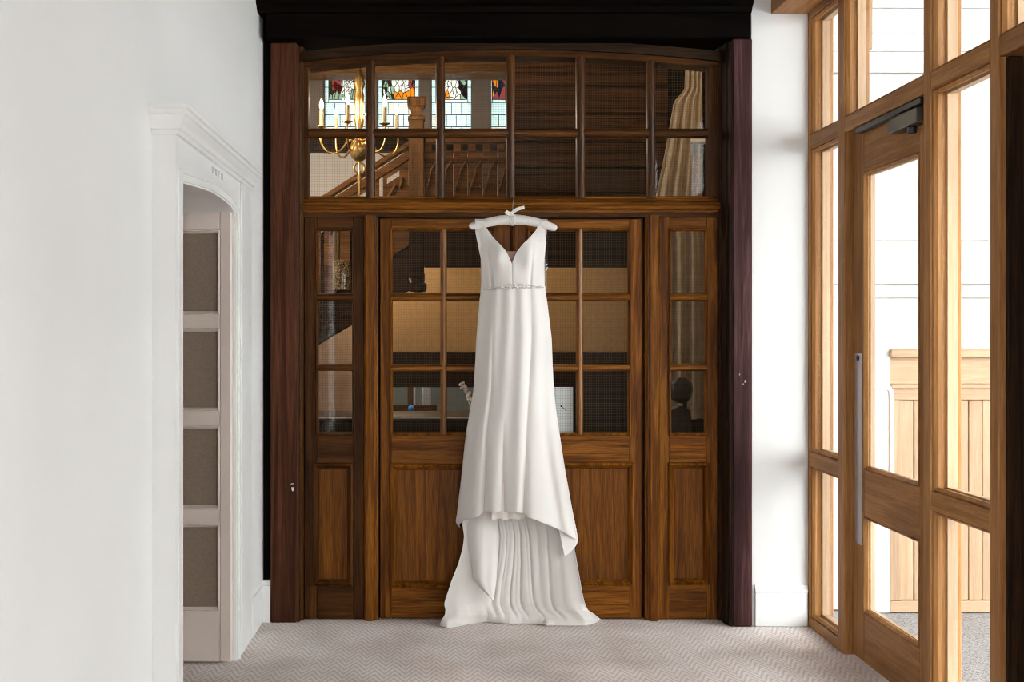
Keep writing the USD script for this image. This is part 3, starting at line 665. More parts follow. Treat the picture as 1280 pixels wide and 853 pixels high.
# ------------------------------------------------------------------ white door surround and open white door on the left
t3 = thing('trim_3', 'white painted door surround with moulded cornice on the left wall', 'door surround', (XL, (Y0 + Y1) / 2, 0), **st)
def arch_z(y):
    u = (y - OP0) / (OP1 - OP0)
    return np.interp(u, [0, .25, .5, .75, .90, .96, .985, 1], [1.952, 1.970, 1.985, 1.981, 1.972, 1.955, 1.93, 1.88])
ys = np.r_[np.linspace(OP0, OP0 + .1, 10), np.linspace(OP0 + .1, OP1 - .1, 21)[1:-1], np.linspace(OP1 - .1, OP1, 10)]
outline = [(Y0, 0.001), (OP0, 0.001)] + [(y, float(arch_z(y))) for y in ys] + [(OP1, 0.001), (Y1, 0.001), (Y1, 2.14), (Y0, 2.14)]
def side_ext(poly, x0, x1): return ext(poly, x0, x1, 'x')
obj('casing', side_ext(outline, XLN - 0.14, XL), trim_paint, t3)
def arch_band(o0, o1, x0, x1):
    def off(o):
        a = [(OP0 - o, 0.001)] + [(OP0 - o + (y - OP0) * (OP1 - OP0 + 2 * o) / (OP1 - OP0), float(arch_z(y)) + o) for y in ys] + [(OP1 + o, 0.001)]
        return a
    return ext(off(o1) + off(o0)[::-1], x0, x1, 'x')
obj('arch_moulding', arch_band(0.006, 0.045, XL, XL + 0.006), trim_paint, t3)
obj('arch_moulding', arch_band(0.030, 0.045, XL + 0.005, XL + 0.012), trim_paint, t3)
cz = 2.103
prof = [(0.0, cz), (0.012, cz), (0.014, cz + .014), (0.020, cz + .018), (0.024, cz + .035), (0.040, cz + .058), (0.046, cz + .062), (0.046, cz + .078), (0.052, cz + .082), (0.052, cz + .094), (0.0, cz + .10)]
v, f = [], []
xw = XLN - 0.01
for p, z in prof:           # cornice returning round both ends
    for x, y in ((xw, Y0 - p), (XL + p, Y0 - p), (XL + p, Y1 + p), (XL - 0.05, Y1 + p)): v.append((x, y, z))
n = len(prof)
for i in range(n):
    j = (i + 1) % n
    for k in range(3): f.append([i * 4 + k, i * 4 + k + 1, j * 4 + k + 1, j * 4 + k])
fl = [list(q) for q in f]
cor = trimesh.Trimesh(np.array(v), np.array([t for q in fl for t in ((q[0], q[1], q[2]), (q[0], q[2], q[3]))]), process=False)
cap = trimesh.Trimesh(np.array(v), np.array([(i * 4, 0, (i + 1) * 4) for i in range(1, n - 1)] + [(3, i * 4 + 3, (i + 1) * 4 + 3) for i in range(1, n - 1)]), process=False)
cor = trimesh.util.concatenate([cor, cap]); cor.merge_vertices(); trimesh.repair.fix_normals(cor)
obj('cornice', cor, trim_paint, t3)
# raised letters over the arch, carved small
tx = []
for ch_, yc in zip('WREN', (4.70, 4.765, 4.825, 4.89)):
    g = meshkit.text_mesh(ch_, 0.026, 0.0025); g.apply_translation((-g.bounds.mean(0)[0], 0, 0)); V = g.vertices.copy()
    g.vertices = np.c_[XL + V[:, 2] + 0.0002, yc + V[:, 0] * 1.6, 2.060 + V[:, 1]]; tx.append(g)
obj('lettering', tx, letter_paint, t3, label='small grey raised letters WREN over the arch')
obj('architrave_edge', bx(XL, XL + 0.010, OP1 + 0.10, Y1 - 0.0, 0.001, cz, 0.004), trim_paint, t3)

# the white glazed door, swung open against the far jamb
YDR = 5.19
d3 = thing('door_3', 'white door with four obscured panes standing open in the white arched surround', 'door', (XL - 0.02, YDR, 0), **st)
DX = lambda p: ax(p, YDR); DZ = lambda p: az(p, YDR)
xh, xe = DX(289), DX(289) - 0.98
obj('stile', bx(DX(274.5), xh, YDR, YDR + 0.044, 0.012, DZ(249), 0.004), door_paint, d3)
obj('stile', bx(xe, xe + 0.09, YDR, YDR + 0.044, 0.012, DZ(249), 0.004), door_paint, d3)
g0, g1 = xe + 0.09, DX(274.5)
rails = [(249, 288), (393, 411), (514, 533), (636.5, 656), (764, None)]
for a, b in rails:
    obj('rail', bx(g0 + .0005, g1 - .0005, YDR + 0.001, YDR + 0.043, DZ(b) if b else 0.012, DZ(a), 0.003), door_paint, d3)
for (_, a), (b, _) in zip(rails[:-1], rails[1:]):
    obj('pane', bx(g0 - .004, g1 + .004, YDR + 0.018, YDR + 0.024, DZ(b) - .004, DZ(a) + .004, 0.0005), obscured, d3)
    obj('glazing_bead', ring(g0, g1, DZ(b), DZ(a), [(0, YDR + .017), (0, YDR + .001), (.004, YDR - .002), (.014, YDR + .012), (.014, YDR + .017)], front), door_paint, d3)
# the small room beyond that door
wr = thing('wall_side_room', 'plain walls of the small room behind the white door', 'wall', **st)
for b_ in ((-3.0, XLN - 0.14, 5.30, 5.40, -0.05, 2.7), (-3.0, XLN - 0.14, 3.2, 3.3, -0.05, 2.7), (-3.1, -3.0, 3.2, 5.4, -0.05, 2.7), (-3.1, XLN - 0.14, 3.2, 5.4, 2.6, 2.7)):
    obj('wall_face', bx(*b_, 0.001), render_cream, wr)
obj('floor', bx(-3.0, -0.981, 3.2, 5.4, -0.101, -0.0012, 0.001), carpet, label='zigzag carpet of the small room behind the white door', cat='floor', **st)

# ------------------------------------------------------------------ glazed oak screen on the right
dy = lambda p: 6.0 * (XR / 250 * 250) * 250 / (p - CX) if False else XR * F / (p - CX)    # distance of a point of the screen's inner face
P0a, P0b = YW + 0.0, dy(1012.5)
P1a, P1b = dy(1047.5), dy(1055)
P2a, P2b = dy(1154), dy(1163)
P3a, P3b = dy(1237), dy(1248)
t4 = thing('trim_4', 'light oak posts and rails of the glazed screen on the right', 'window frame', (XR, 5, 0), **st)
XO = XR + 0.115
ZT0, ZT1, ZM0, ZM1, ZH = 2.328, 2.395, 0.785, 0.855, 2.965
BAYS = [(P0b, P1a, 'w'), (P1b, P2a, 'd'), (P2b, P3a, 'w')]
posts = [(P0a + 0.0, P0b), (P1a, P1b), (P2a, P2b), (P3a, P3b)]
y = P3b - 0.92
posts.append((y, y - 0.05))
extra = []
obj('wall_right', bx(XR + 0.01, XR + 0.105, 2.201, y - 0.051, 0, ZC, 0.002), end_paint, label='short brown wall between the dark door and the farther glazed bay', cat='wall', **st)
posts += [(2.20, 2.15), (0.95, 0.90)]; extra.append((2.15, 0.95))
for a, b in posts: obj('post', bx(XR, XO, b, a, 0.001, ZC - 0.01, 0.004), loak_v, t4)
def railseg(a, b, z0, z1): obj('rail', bx(XR + 0.001, XO - 0.001, b + .0005, a - .0005, z0, z1, 0.004), loak_y, t4)
for a, b, k in BAYS + [(P3b, posts[4][0], 'd')] + [(p, q, 'w') for p, q in extra]:
    railseg(a, b, ZT0, ZT1)
    railseg(a, b, ZH, ZC - 0.02)
    if k == 'w': railseg(a, b, ZM0, ZM1); railseg(a, b, 0.001, 0.052)
obj('wall_plate', bx(1.63, XR - 0.001, 4.2, YW - 0.001, az(18, YW) , ZC - 0.002, 0.004), loak_y, label='short light oak beam under the ceiling at the end of the glazed screen', cat='beam')
WG = XR + 0.045
PROF_R = [(0, XR + 0.030), (0, XR + 0.012), (0.006, XR + 0.008), (0.016, XR + 0.022), (0.016, XR + 0.030)]
def PROF_O(): return [(0, WG + 0.012), (0, XO - 0.02), (0.012, XO - 0.02), (0.016, WG + 0.012)]
wn = [4]
def window(lights, label):
    t = thing(f'window_{wn[0]}', label, 'window', (XR, lights[0][0], lights[0][2]), **st); wn[0] += 1
    for a, b, z0, z1 in lights:
        obj('glazing_bead', ring(b, a, z0, z1, PROF_R, side), loak_v, t)
        obj('outer_bead', ring(b, a, z0, z1, PROF_O(), side), poak_v, t)
        obj('pane', bx(WG - 0.003, WG + 0.003, b + .002, a - .002, z0 + .002, z1 - .002, 0.0004), pane_m, t)
window([(P0b, P1a, ZM1, ZT0), (P0b, P1a, 0.052, ZM0)], 'narrow two-light oak window right of the white wall, beside the glazed door')
window([(P2b, P3a, ZM1, ZT0), (P2b, P3a, 0.052, ZM0)], 'two-light oak window on the near side of the glazed oak door')
window([(P0b, P1a, ZT1, ZH)], 'small upper oak window nearest the white wall')
window([(P1b, P2a, ZT1, ZH)], 'wide upper oak window above the glazed door')
window([(P2b, P3a, ZT1, ZH)], 'upper oak window on the near side, second from the picture edge')
window([(P3b, posts[4][0], ZT1, ZH)], 'upper oak window at the picture top right corner')
for a, b in extra: window([(a, b, ZM1, ZT0), (a, b, 0.052, ZM0), (a, b, ZT1, ZH)], f'full-height oak window out of view, beyond the dark door')

obj('wall_right', bx(XR + 0.01, XR + 0.14, -3.2, posts[-1][1] - 0.001, 0, ZC, 0.002), end_paint, label='brown wall on the right, nearer than the glazed screen', cat='wall', **st)
XD = XR + 0.036
d4 = thing('door_4', 'light oak glazed door with closer and steel push plate in the right screen', 'door', (XD, P1b, 0), **st)
ya, yb = P1b - 0.004, P2a + 0.004
sa, sb = ya - 0.155, yb + 0.05
ga, gb = XD * F / (1080 - CX) , XD * F / (1149.5 - CX)
obj('stile', bx(XD, XD + 0.045, ga, ya, 0.008, ZT0 - .005, 0.004), loak_v, d4)
obj('stile', bx(XD, XD + 0.045, yb, gb, 0.008, ZT0 - .005, 0.004), loak_v, d4)
for z0, z1 in ((0.008, 0.225), (0.64, 0.845), (2.13, ZT0 - .005)):
    obj('rail', bx(XD + .0005, XD + 0.0445, gb + .0005, ga - .0005, z0, z1, 0.003), loak_y, d4)
for z0, z1 in ((0.225, 0.64), (0.845, 2.13)):
    obj('glazing_bead', ring(gb, ga, z0, z1, [(0, XD + .018), (0, XD + .002), (.004, XD - .003), (.014, XD + .012), (.014, XD + .018)], side), loak_v, d4)
    obj('outer_bead', ring(gb, ga, z0, z1, [(0, XD + .024), (0, XD + .044), (.012, XD + .044), (.014, XD + .024)], side), poak_v, d4)
    obj('pane', bx(XD + .018, XD + .024, gb + .002, ga - .002, z0 + .002, z1 - .002, 0.0004), pane_m, d4)
obj('push_plate', bx(XD - .003, XD - .0003, ga + 0.022, ga + 0.105, 0.51, 1.345, 0.001), steel, d4, label='long brushed steel push plate')
lk = lathe([(0.012, 0), (0.012, .004), (0.009, .005)], (0, 0, 0)); lk.apply_transform(trimesh.transformations.rotation_matrix(-math.pi / 2, (0, 1, 0))); lk.apply_translation((XD - .003, ga + 0.063, 1.325))
obj('lock_cylinder', lk, black_m, d4)
obj('closer_body', bx(XD - 0.052, XD - .0003, 4.50, 4.79, 2.228, 2.285, 0.004), closer_m, d4, label='bronze door closer box')
kb = lathe([(0.017, 0), (0.017, .022), (0.013, .026)], (XD - 0.028, 4.60, 2.202)); obj('closer_knob', kb, black_m, d4, smooth=35)
obj('closer_track', bx(XD - 0.036, XD - .004, 4.50, 5.20, 2.298, 2.322, 0.003), black_m, d4, label='dark slide track of the door closer')
obj('closer_arm', bar((XD - .022, 4.62, 2.290), (XD - .022, 4.93, 2.306), 0.016, 0.008), black_m, d4)
hp = [(XD + .045, 1.20), (XD + .095, 1.20), (XD + .110, 1.194), (XD + .118, 1.18), (XD + .12, 1.16), (XD + .12, .64), (XD + .118, .62), (XD + .110, .606), (XD + .095, .60), (XD + .045, .60)]
obj('pull_handle', tube([(a, 5.20, b) for a, b in hp], 0.012, 12), white_coat, d4, smooth=50, label='white pull handle on the outside')
d5 = thing('door_5', 'dark brown solid door at the right picture edge', 'door', (XR + .09, P3b, 0), **st)
ye = posts[4][0]
obj('leaf', bx(XR + 0.075, XR + 0.115, ye + .004, P3b - .004, 0.008, ZT0 - .004, 0.004), doak_v, d5)
obj('jamb', bx(XR + 0.022, XR + 0.075, P3b - .02, P3b - .002, 0.002, ZT0 - .002, 0.003), doak_v, d5)

# ------------------------------------------------------------------ outside the screen
YO = 6.17
obj('entrance_mat', bx(XO + 0.002, 9, -4, 6.4, -0.12, -0.004, 0.001), mat_grey, label='coarse grey entrance matting outside the glazed screen', cat='mat', **st)
obj('canopy', bx(XO + 0.001, 5.0, 2.2, YO + .25, 3.36, 3.46), render_white, label='unseen white roof slab added outside the glazed screen to cut sky light', cat='added roof', **st)  # out of view, added to hold back sky light from the near bays
wo = thing('wall_outside', 'sunlit white wall outside the glazed screen with cream dado and ledge', 'wall', **st)
XW0 = 1.98
obj('wall_face', bx(XW0, 9, YO + .05, YO + .25, 0, az(300, YO), 0.002), render_cream, wo)
obj('ledge', bx(XW0, 9, YO - .02, YO + .05, az(355, YO), az(338, YO), 0.004), render_white, wo, label='white ledge along the wall')
obj('band', bx(XW0, 9, YO + .02, YO + .05, az(372, YO), az(355, YO), 0.002), render_grey, wo, label='grey band under the ledge')
obj('wall_face', bx(XW0, 9, YO + .02, YO + .25, az(300, YO), az(92, YO), 0.002), render_white, wo)
zb0 = az(92, YO)
zz = [az(p, YO) for p in (91, 64.5, 42.5, 10.5, -25, -50)]
for z0, z1 in zip(zz[:-1], zz[1:]): obj('board', bx(XW0, 9, YO, YO + .2, z0 + .003, z1, 0.001), render_white, wo)
obj('pier', bx(ax(1094, YO) - .06, ax(1111, YO) - .002, YO - 0.03, YO + .05, 0, az(437, YO), 0.006), render_white, wo, label='white pier beside the panelling')
obj('bracket_post', bx(ax(1077, YO), ax(1086.5, YO), YO - .05, YO, az(64, YO), zz[-1], 0.003), poak_v, label='pale oak upright on the white boards outside, seen through the upper window', cat='post')
pn = thing('wainscot', 'pale oak panelling of upright boards under a moulded cap outside the glass', 'panelling', (ax(1111, YO), YO, 0), **st)
XA, XB = ax(1111, YO), ax(1111, YO) + 2.6
z = lambda p: az(p, YO)
obj('cap', bx(XA - .01, XB, YO - .055, YO + .045, z(447), z(437), 0.006), poak_x, pn)
obj('frieze', bx(XA, XB, YO - .01, YO + .045, z(480), z(447.2), 0.002), poak_x, pn)
obj('moulding', bx(XA, XB, YO - .03, YO + .045, z(486), z(480.2), 0.008), poak_x, pn)
obj('top_rail', bx(XA, XB, YO - .015, YO + .045, z(500), z(486.2), 0.003), poak_x, pn)
obj('base_rail', bx(XA, XB, YO - .02, YO + .045, 0, z(751), 0.003), poak_x, pn)
obj('stile', bx(XA, ax(1125, YO), YO - .016, YO + .045, z(750.8), z(500.2), 0.003), poak_v, pn)
x = ax(1125, YO)
while x < XB - .08:
    obj('board', bx(x + .0015, x + .069, YO, YO + .045, z(750.8), z(500.2), 0.004), poak_v, pn); x += 0.0705

# ------------------------------------------------------------------ the hall behind the oak doors
HB = 10.5
hx0, hx1 = -3.4, 2.9
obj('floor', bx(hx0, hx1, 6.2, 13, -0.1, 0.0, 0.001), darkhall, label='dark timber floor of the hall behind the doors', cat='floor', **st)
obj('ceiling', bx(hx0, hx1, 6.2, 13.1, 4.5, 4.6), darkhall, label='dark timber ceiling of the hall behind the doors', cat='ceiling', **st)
wh = thing('wall_hall', 'plaster and timber walls closing the hall behind the doors', 'wall', **st)
obj('wall_face', bx(hx0 - .1, hx0, 6.16, 13.1, 0, 4.6), plaster, wh)
obj('wall_face', bx(hx1, hx1 + .1, 6.2, 13.1, 0, 4.6), stone, wh)
obj('wall_face', bx(hx0, XL - 0.002, 6.03, 6.16, 0, 4.6), plaster, wh)
obj('wall_face', bx(ax(941, YW) , hx1, 6.42, 6.5, 0, 4.6), plaster, wh)
obj('wall_face', bx(XL - .01, 1.9, 6.17, 6.3, 2.98, 4.6), plaster, wh)
obj('wall_face', bx(1.9, hx1, 6.425, 6.5, 2.98, 4.6), plaster, wh)
obj('wall_face', bx(ax(941, YW), ax(941, YW) + .1, 6.21, 6.45, 0, 4.6), plaster, wh)
obj('wall_face', bx(hx0, hx1, 13, 13.1, 0, 3.0), green_grey, wh)
obj('wall_face', bx(ax(640, HB), hx1, 10.9, 11.0, 0, 4.6), darkhall, wh)
# back wall: white plaster below the sill, stone round the stained windows
SILL = az(168, HB)
obj('wall_face', bx(hx0, ax(640, HB), HB + .05, HB + .2, 1.30, az(190, HB)), plaster, wh, label='white wall under the stained glass')
obj('sill_beam', bx(hx0, ax(640, HB), HB - .08, HB + .2, az(190, HB), SILL, 0.01), darkhall, wh)
WZ1 = 4.42
lights = [(405, 457), (472, 523.5), (539.5, 589.5), (614, 634)]
edges = [hx0] + [ax(q, HB) for l in lights for q in l] + [ax(640, HB)]
for a, b in zip(edges[0::2], edges[1::2]): obj('stone_pier', bx(a, b, HB - .06, HB + .2, SILL, WZ1, 0.006), stone, wh)
obj('lintel', bx(hx0, ax(640, HB), HB - .06, HB + .2, WZ1, 4.6, 0.006), stone, wh)
obj('hall_beam', bx(hx0 + .002, ax(640, 9.9), 9.75, 10.05, az(91, 9.75), az(62, 9.75), 0.01), wood('lit_beam', [(0.12, 0.05, 0.015), (0.22, 0.10, 0.03), (0.32, 0.16, 0.05)], 'x'), label='brown timber beam across the top of the stained glass windows', cat='beam')
desc = ['leftmost stained glass window, behind the chandelier, with a red and white figure', 'stained glass window with a gold-hemmed robe, second from the left', 'stained glass window with white legs, right of the newel post', 'narrow sliver of stained glass window furthest right']
pal = [['white', 'white', 'rose', 'red', 'green', 'white', 'gold', 'violet'], ['green', 'pale_green', 'white', 'white', 'gold', 'gold', 'violet', 'white'], ['white', 'white', 'white', 'green', 'violet', 'blue', 'gold', 'white'], ['white', 'red', 'rose', 'gold', 'violet', 'blue']]
for k, (a, b) in enumerate(lights):
    xa, xb = ax(a, HB), ax(b, HB); zsplit = az(127, HB)
    w = thing(f'window_{wn[0]}', desc[k], 'stained glass window', ((xa + xb) / 2, HB, SILL), **st); wn[0] += 1
    bw = 0.035 if k < 3 else 0.012
    r_ = random.Random(10 + k)
    cells = []
    # border of small white quarries, leaded figure pieces above, plain quarries below
    nb = 7
    for i in range(nb):
        z0 = zsplit + (WZ1 - zsplit) * i / nb; z1 = zsplit + (WZ1 - zsplit) * (i + 1) / nb
        cells += [(sbox(xa, z0, xa + bw, z1), 'clear'), (sbox(xb - bw, z0, xb, z1), 'clear')]
    inner = sbox(xa + bw, zsplit + .03, xb - bw, WZ1)
    cells.append((sbox(xa + bw, zsplit, xb - bw, zsplit + .03), 'clear'))
    SX = 1.9                                     # pieces stand taller than wide, like folds of a robe
    from shapely import affinity
    nlow = 85 if k < 3 else 22
    pts = MultiPoint([((xa + bw + (xb - xa - 2 * bw) * r_.random()) * SX, zsplit + .03 + .34 * r_.random()) for _ in range(nlow)] +
                     [((xa + bw + (xb - xa - 2 * bw) * r_.random()) * SX, zsplit + .40 + (WZ1 - zsplit - .4) * r_.random()) for _ in range(14 if k < 3 else 6)])
    wd = xb - xa
    for c in voronoi_diagram(pts, envelope=affinity.scale(inner, SX, 1, origin=(0, 0))).geoms:
        c = affinity.scale(c, 1 / SX, 1, origin=(0, 0)).intersection(inner)
        if c.is_empty or c.geom_type != 'Polygon': continue
        u, h = (c.centroid.x - xa) / wd, c.centroid.y - zsplit
        if k == 0: q = ('rose' if r_.random() < .6 else 'red') if .18 < u < .4 and h > .10 else 'pale_green' if h < .08 else 'green' if u < .4 else 'white' if u < .72 else r_.choice(['gold', 'violet'])
        elif k == 1: q = r_.choice(['pale_green', 'green', 'white']) if u < .42 else 'gold' if .03 < h < .11 and u < .85 else 'white' if u < .74 else r_.choice(['violet', 'rose'])
        elif k == 2: q = 'gold' if .28 < u < .48 and h < .10 else 'white' if u < .7 else r_.choice(['green', 'violet', 'pale_green'])
        else: q = r_.choice(pal[3])
        cells.append((c, q))
    zr = [zsplit, zsplit - .105, zsplit - .21, zsplit - .315, SILL]
    nc = 4 if k < 3 else 1
    for i in range(len(zr) - 1):
        if zr[i] - zr[i + 1] < .02: continue
        off = 0.5 if i % 2 else 0
        cuts = [xa] + [xa + wd * (j + off) / nc for j in range(nc + 1) if xa + .02 < xa + wd * (j + off) / nc < xb - .02] + [xb]
        for p, q in zip(cuts[:-1], cuts[1:]): cells.append((sbox(p, zr[i + 1], q, zr[i]), r_.choice(['clear', 'clear', 'clear', 'white'])))
    leads = []
    for c, q in cells:
        s = c.buffer(-0.0022)
        if s.is_empty or s.geom_type != 'Polygon' or s.area < 1e-4: continue
        obj('pane', ext(s, HB + .06, HB + .066, 'y'), G[q], w)
        rim = c.difference(s)
        for g in getattr(rim, 'geoms', [rim]):
            if g.geom_type == 'Polygon': leads.append(ext(g, HB + .057, HB + .069, 'y'))
    obj('lead_came', leads, lead_m, w)

# staircase: newel, sloping balustrade, landing
YST = 8.7
stc = thing('staircase', 'carved oak staircase rising to a landing behind the left panes', 'staircase', (ax(520, YST), YST, 0))
S = lambda px, py, Y=YST: np.array((ax(px, Y), Y, az(py, Y)))
slope = (S(508, 183) - S(404, 249)); slope /= np.linalg.norm(slope)
lo, hi = S(330, 296.5), S(513, 180)
obj('handrail', bar(lo, hi, 0.07, 0.045, (0, 0, 1), .012), stair_x, stc)
obj('upper_string', bar(lo + (0, 0, -.075), hi + (0, 0, -.075), 0.05, 0.06, (0, 0, 1), .006), stair_x, stc)
obj('lower_string', bar(S(300, 480), S(513, 353), 0.09, 0.10, (0, 0, 1), .008), darkhall, stc)
# pierced boards between the rails
nb_ = 5
for k in range(nb_):
    a = lo + (hi - lo) * (k / nb_ + .012); b = lo + (hi - lo) * ((k + 1) / nb_ - .012)
    topa, topb = a[2] - .108 , b[2] - .108
    poly = [(a[0], topa - .62), (b[0], topb - .62), (b[0], topb), (a[0], topa)]
    g = Polygon(poly).difference(Polygon([(a[0] + .03, topa - .015), (a[0] + .12, topa + .042), (a[0] + .12, topa - .0), (a[0] + .03, topa - .057)]))
    obj('balustrade_board', ext(g, YST - .012, YST + .012, 'y'), stair_x, stc)
    c = (a + b) / 2 - (0, 0, .26)
    obj('carved_scroll', tube([(c[0] - .05, YST - .02, c[2] - .06), (c[0], YST - .03, c[2] + .03), (c[0] + .03, YST - .02, c[2] + .0), (c[0] + .05, YST - .02, c[2] + .08)], .013, 8), stair_x, stc, smooth=50)
obj('flight_panel', ext([(S(300, 345)[0], S(300, 345)[2]), (S(511, 232)[0], S(511, 232)[2]), (S(511, 352)[0], S(511, 352)[2]), (S(300, 478)[0], S(300, 478)[2])], YST + .02, YST + .05, 'y'), darkhall, stc, label='dark boarding under the stair balustrade')
YN = 8.52
nw = [(ax(511, YN), ax(530, YN))]
x0, x1 = nw[0]; xm = (x0 + x1) / 2; hw = (x1 - x0) / 2
obj('newel_drop', bx(x0, x1, YN + .001, YN + 2 * hw - .001, az(348, YN), az(262, YN), .006), darkhall, stc)
obj('newel_post', bx(x0, x1, YN, YN + 2 * hw, az(261.8, YN), az(149, YN), .006), stair_z, stc, label='square newel post with waisted finial')
obj('newel_finial', lathe([(hw * 1.414 * q, h) for q, h in ((1.12, 0), (1.12, .02), (.8, .03), (.68, .06), (.85, .085), (1.18, .10), (1.2, .15), (1.05, .162), (.0, .166))], (xm, YN + hw, az(149, YN)), 4, math.pi / 4), stair_z, stc)
obj('newel_pendant', lathe([(.02, -.135), (.055, -.128), (.064, -.11), (.064, -.075), (.045, -.06), (.05, -.045), (.05, .0)], (xm + .01, YN + hw, az(342, YN)), 16), darkhall, stc, smooth=40)
xe_ = ax(640, YN)
obj('landing_rail', bx(x1 + .001, xe_, YN + .02, YN + .09, az(178, YN), az(170, YN), .008), stair_x, stc)
obj('landing_rail', bx(x1 + .001, xe_, YN + .03, YN + .08, az(203, YN), az(196, YN), .005), stair_x, stc)
nbal = 6
for k in range(nbal):
    xa = x1 + (xe_ - x1) * k / nbal; xb = xa + (xe_ - x1) / nbal
    obj('landing_board', bx(xa + .001, xb - .001, YN + .04, YN + .06, az(255, YN), az(189, YN), .004), stair_x, stc)
    obj('landing_block', bx(xa + .001, xa + (xb - xa) * .55, YN + .04, YN + .06, az(188.8, YN), az(178.2, YN), .004), stair_x, stc)
    obj('carved_scroll', tube([(xa + .01, YN + .03, az(240, YN)), (xa + .05, YN + .03, az(218, YN)), ((xa + xb) / 2, YN + .03, az(212, YN)), (xb - .01, YN + .03, az(200, YN))], .010, 6), stair_x, stc, smooth=50)
obj('landing_edge', bx(x1, ax(900, YN), YN + .0, YN + .10, az(334, YN), az(249, YN), .008), darkhall, stc, label='deep dark fascia of the landing')
obj('landing_floor', bx(x1 - .05, ax(900, YN), YN + .1, 10.8, az(300, YN), az(262, YN), .004), darkhall, stc)

# plank wall above the landing on the right
pw = thing('plank_wall', 'dark brown horizontal plank wall behind the middle top panes', 'panelling', (0, 9.2, 2.4), **st)
zc_ = [az(p, 9.2) for p in (262, 243, 210, 178, 143, 108, 72, 38)]
for z0, z1 in zip(zc_[:-1], zc_[1:]):
    obj('plank', bx(ax(641, 9.2), ax(835, 9.2), 9.2, 9.24, z0 + .012, z1 - .004, .008), plank_m, pw)
obj('backing', bx(ax(641, 9.2), ax(835, 9.2), 9.245, 9.28, zc_[0], 4.45), darkhall, pw)

# chandelier
YC = 8.1
C0 = np.array((ax(449, YC), YC, 0)); sc = YC / F
ch = thing('chandelier', 'brass chandelier with electric candles hanging before the stained glass', 'chandelier', (C0[0], YC, az(187, YC)))
zb_ = az(187, YC)
obj('globe', lathe([(0.0, -.08), (.025, -.077), (.052, -.055), (.069, -.01), (.066, .022), (.05, .05), (.022, .068), (.016, .08)], (C0[0], YC, zb_), 24), brass, ch, smooth=40)
obj('stem', lathe([(.018, .06), (.03, .09), (.02, .12), (.026, .16), (.034, .2), (.024, .25), (.03, .3), (.036, .36), (.024, .40), (.04, .44), (.03, .5), (.014, .53), (.012, .58)], (C0[0], YC, zb_), 16), brass, ch, smooth=40)
tr = trimesh.creation.torus(.036, .007, 24, 8); tr.apply_transform(trimesh.transformations.rotation_matrix(math.pi / 2, (1, 0, 0))); tr.apply_translation((C0[0], YC, zb_ - .125)); obj('ring', tr, brass, ch, smooth=50)
obj('drop', lathe([(.004, -.32), (.012, -.30), (.010, -.24), (.016, -.19), (.008, -.16), (.006, -.07)], (C0[0], YC, zb_), 12), brass, ch, smooth=40)
links = []
for k in range(22):
    t_ = trimesh.creation.torus(.018, .004, 12, 6); t_.apply_scale((1, .7, 1)); t_.apply_transform(trimesh.transformations.rotation_matrix(math.pi / 2, (1, 0, 0)) if k % 2 else trimesh.transformations.rotation_matrix(math.pi / 2, (0, 1, 0)))
    zk = zb_ + .59 + k * .027
    if zk > 4.48: break
    t_.apply_translation((C0[0], YC, zk)); links.append(t_)
obj('chain', links, brass, ch)
ztray = az(161, YC)
for dx, dyy in ((-.25, -.05), (-.17, .21), (-.06, -.25), (.18, -.17), (.25, .13), (.04, .27)):
    e = np.array((C0[0] + dx, YC + dyy, ztray)); o = np.array((C0[0], YC, zb_ + .02)); d = np.array((dx, dyy, 0))
    arm = obj('arm', tube(spline([o, o + d * .3 + (0, 0, .035), o + d * .55 + (0, 0, -.04), o + d * .82 + (0, 0, -.045), o + d * 1.02 + (0, 0, .03), e + (0, 0, -.005)], 26), .0065, 8), brass, ch, smooth=50)
    obj('drip_pan', lathe([(.006, -.012), (.02, -.004), (.036, .004), (.036, .008), (.012, .008)], e, 16), brass, arm, smooth=40)
    obj('candle', lathe([(.0135, .008), (.0135, .115), (.004, .12)], e, 12), candle_m, arm, smooth=40)
    obj('bulb', lathe([(.004, .12), (.012, .135), (.014, .15), (.008, .175), (.001, .195)], e, 12), bulb_m, arm, smooth=True)

# pendant lamp in the left sidelight
YP = 7.2
pl = thing('pendant_lamp', 'mottled amber glass pendant lamp behind the left sidelight', 'lamp', (ax(427, YP), YP, az(345, YP)))
zc0 = az(363, YP); rP = 11.5 * YP / F
obj('bracket_bar', bx(-2.6, ax(436, YP), YP - .02, YP + .02, az(262, YP), az(253, YP), .004), black_m, pl, label='dark bar carrying the lamp')
obj('shade', lathe([(rP * .9, 0), (rP, .01), (rP, .165), (rP * .85, .18), (.03, .185)], (ax(427, YP), YP, zc0), 24), amber_glass, pl, smooth=40)
obj('stem', lathe([(.021, .18), (.021, az(262, YP) - zc0 - .02), (.012, az(258, YP) - zc0)], (ax(421, YP), YP, zc0), 12), plain('bronze_tube', (.20, .11, .03), .3, metallic=.7), pl, smooth=40)

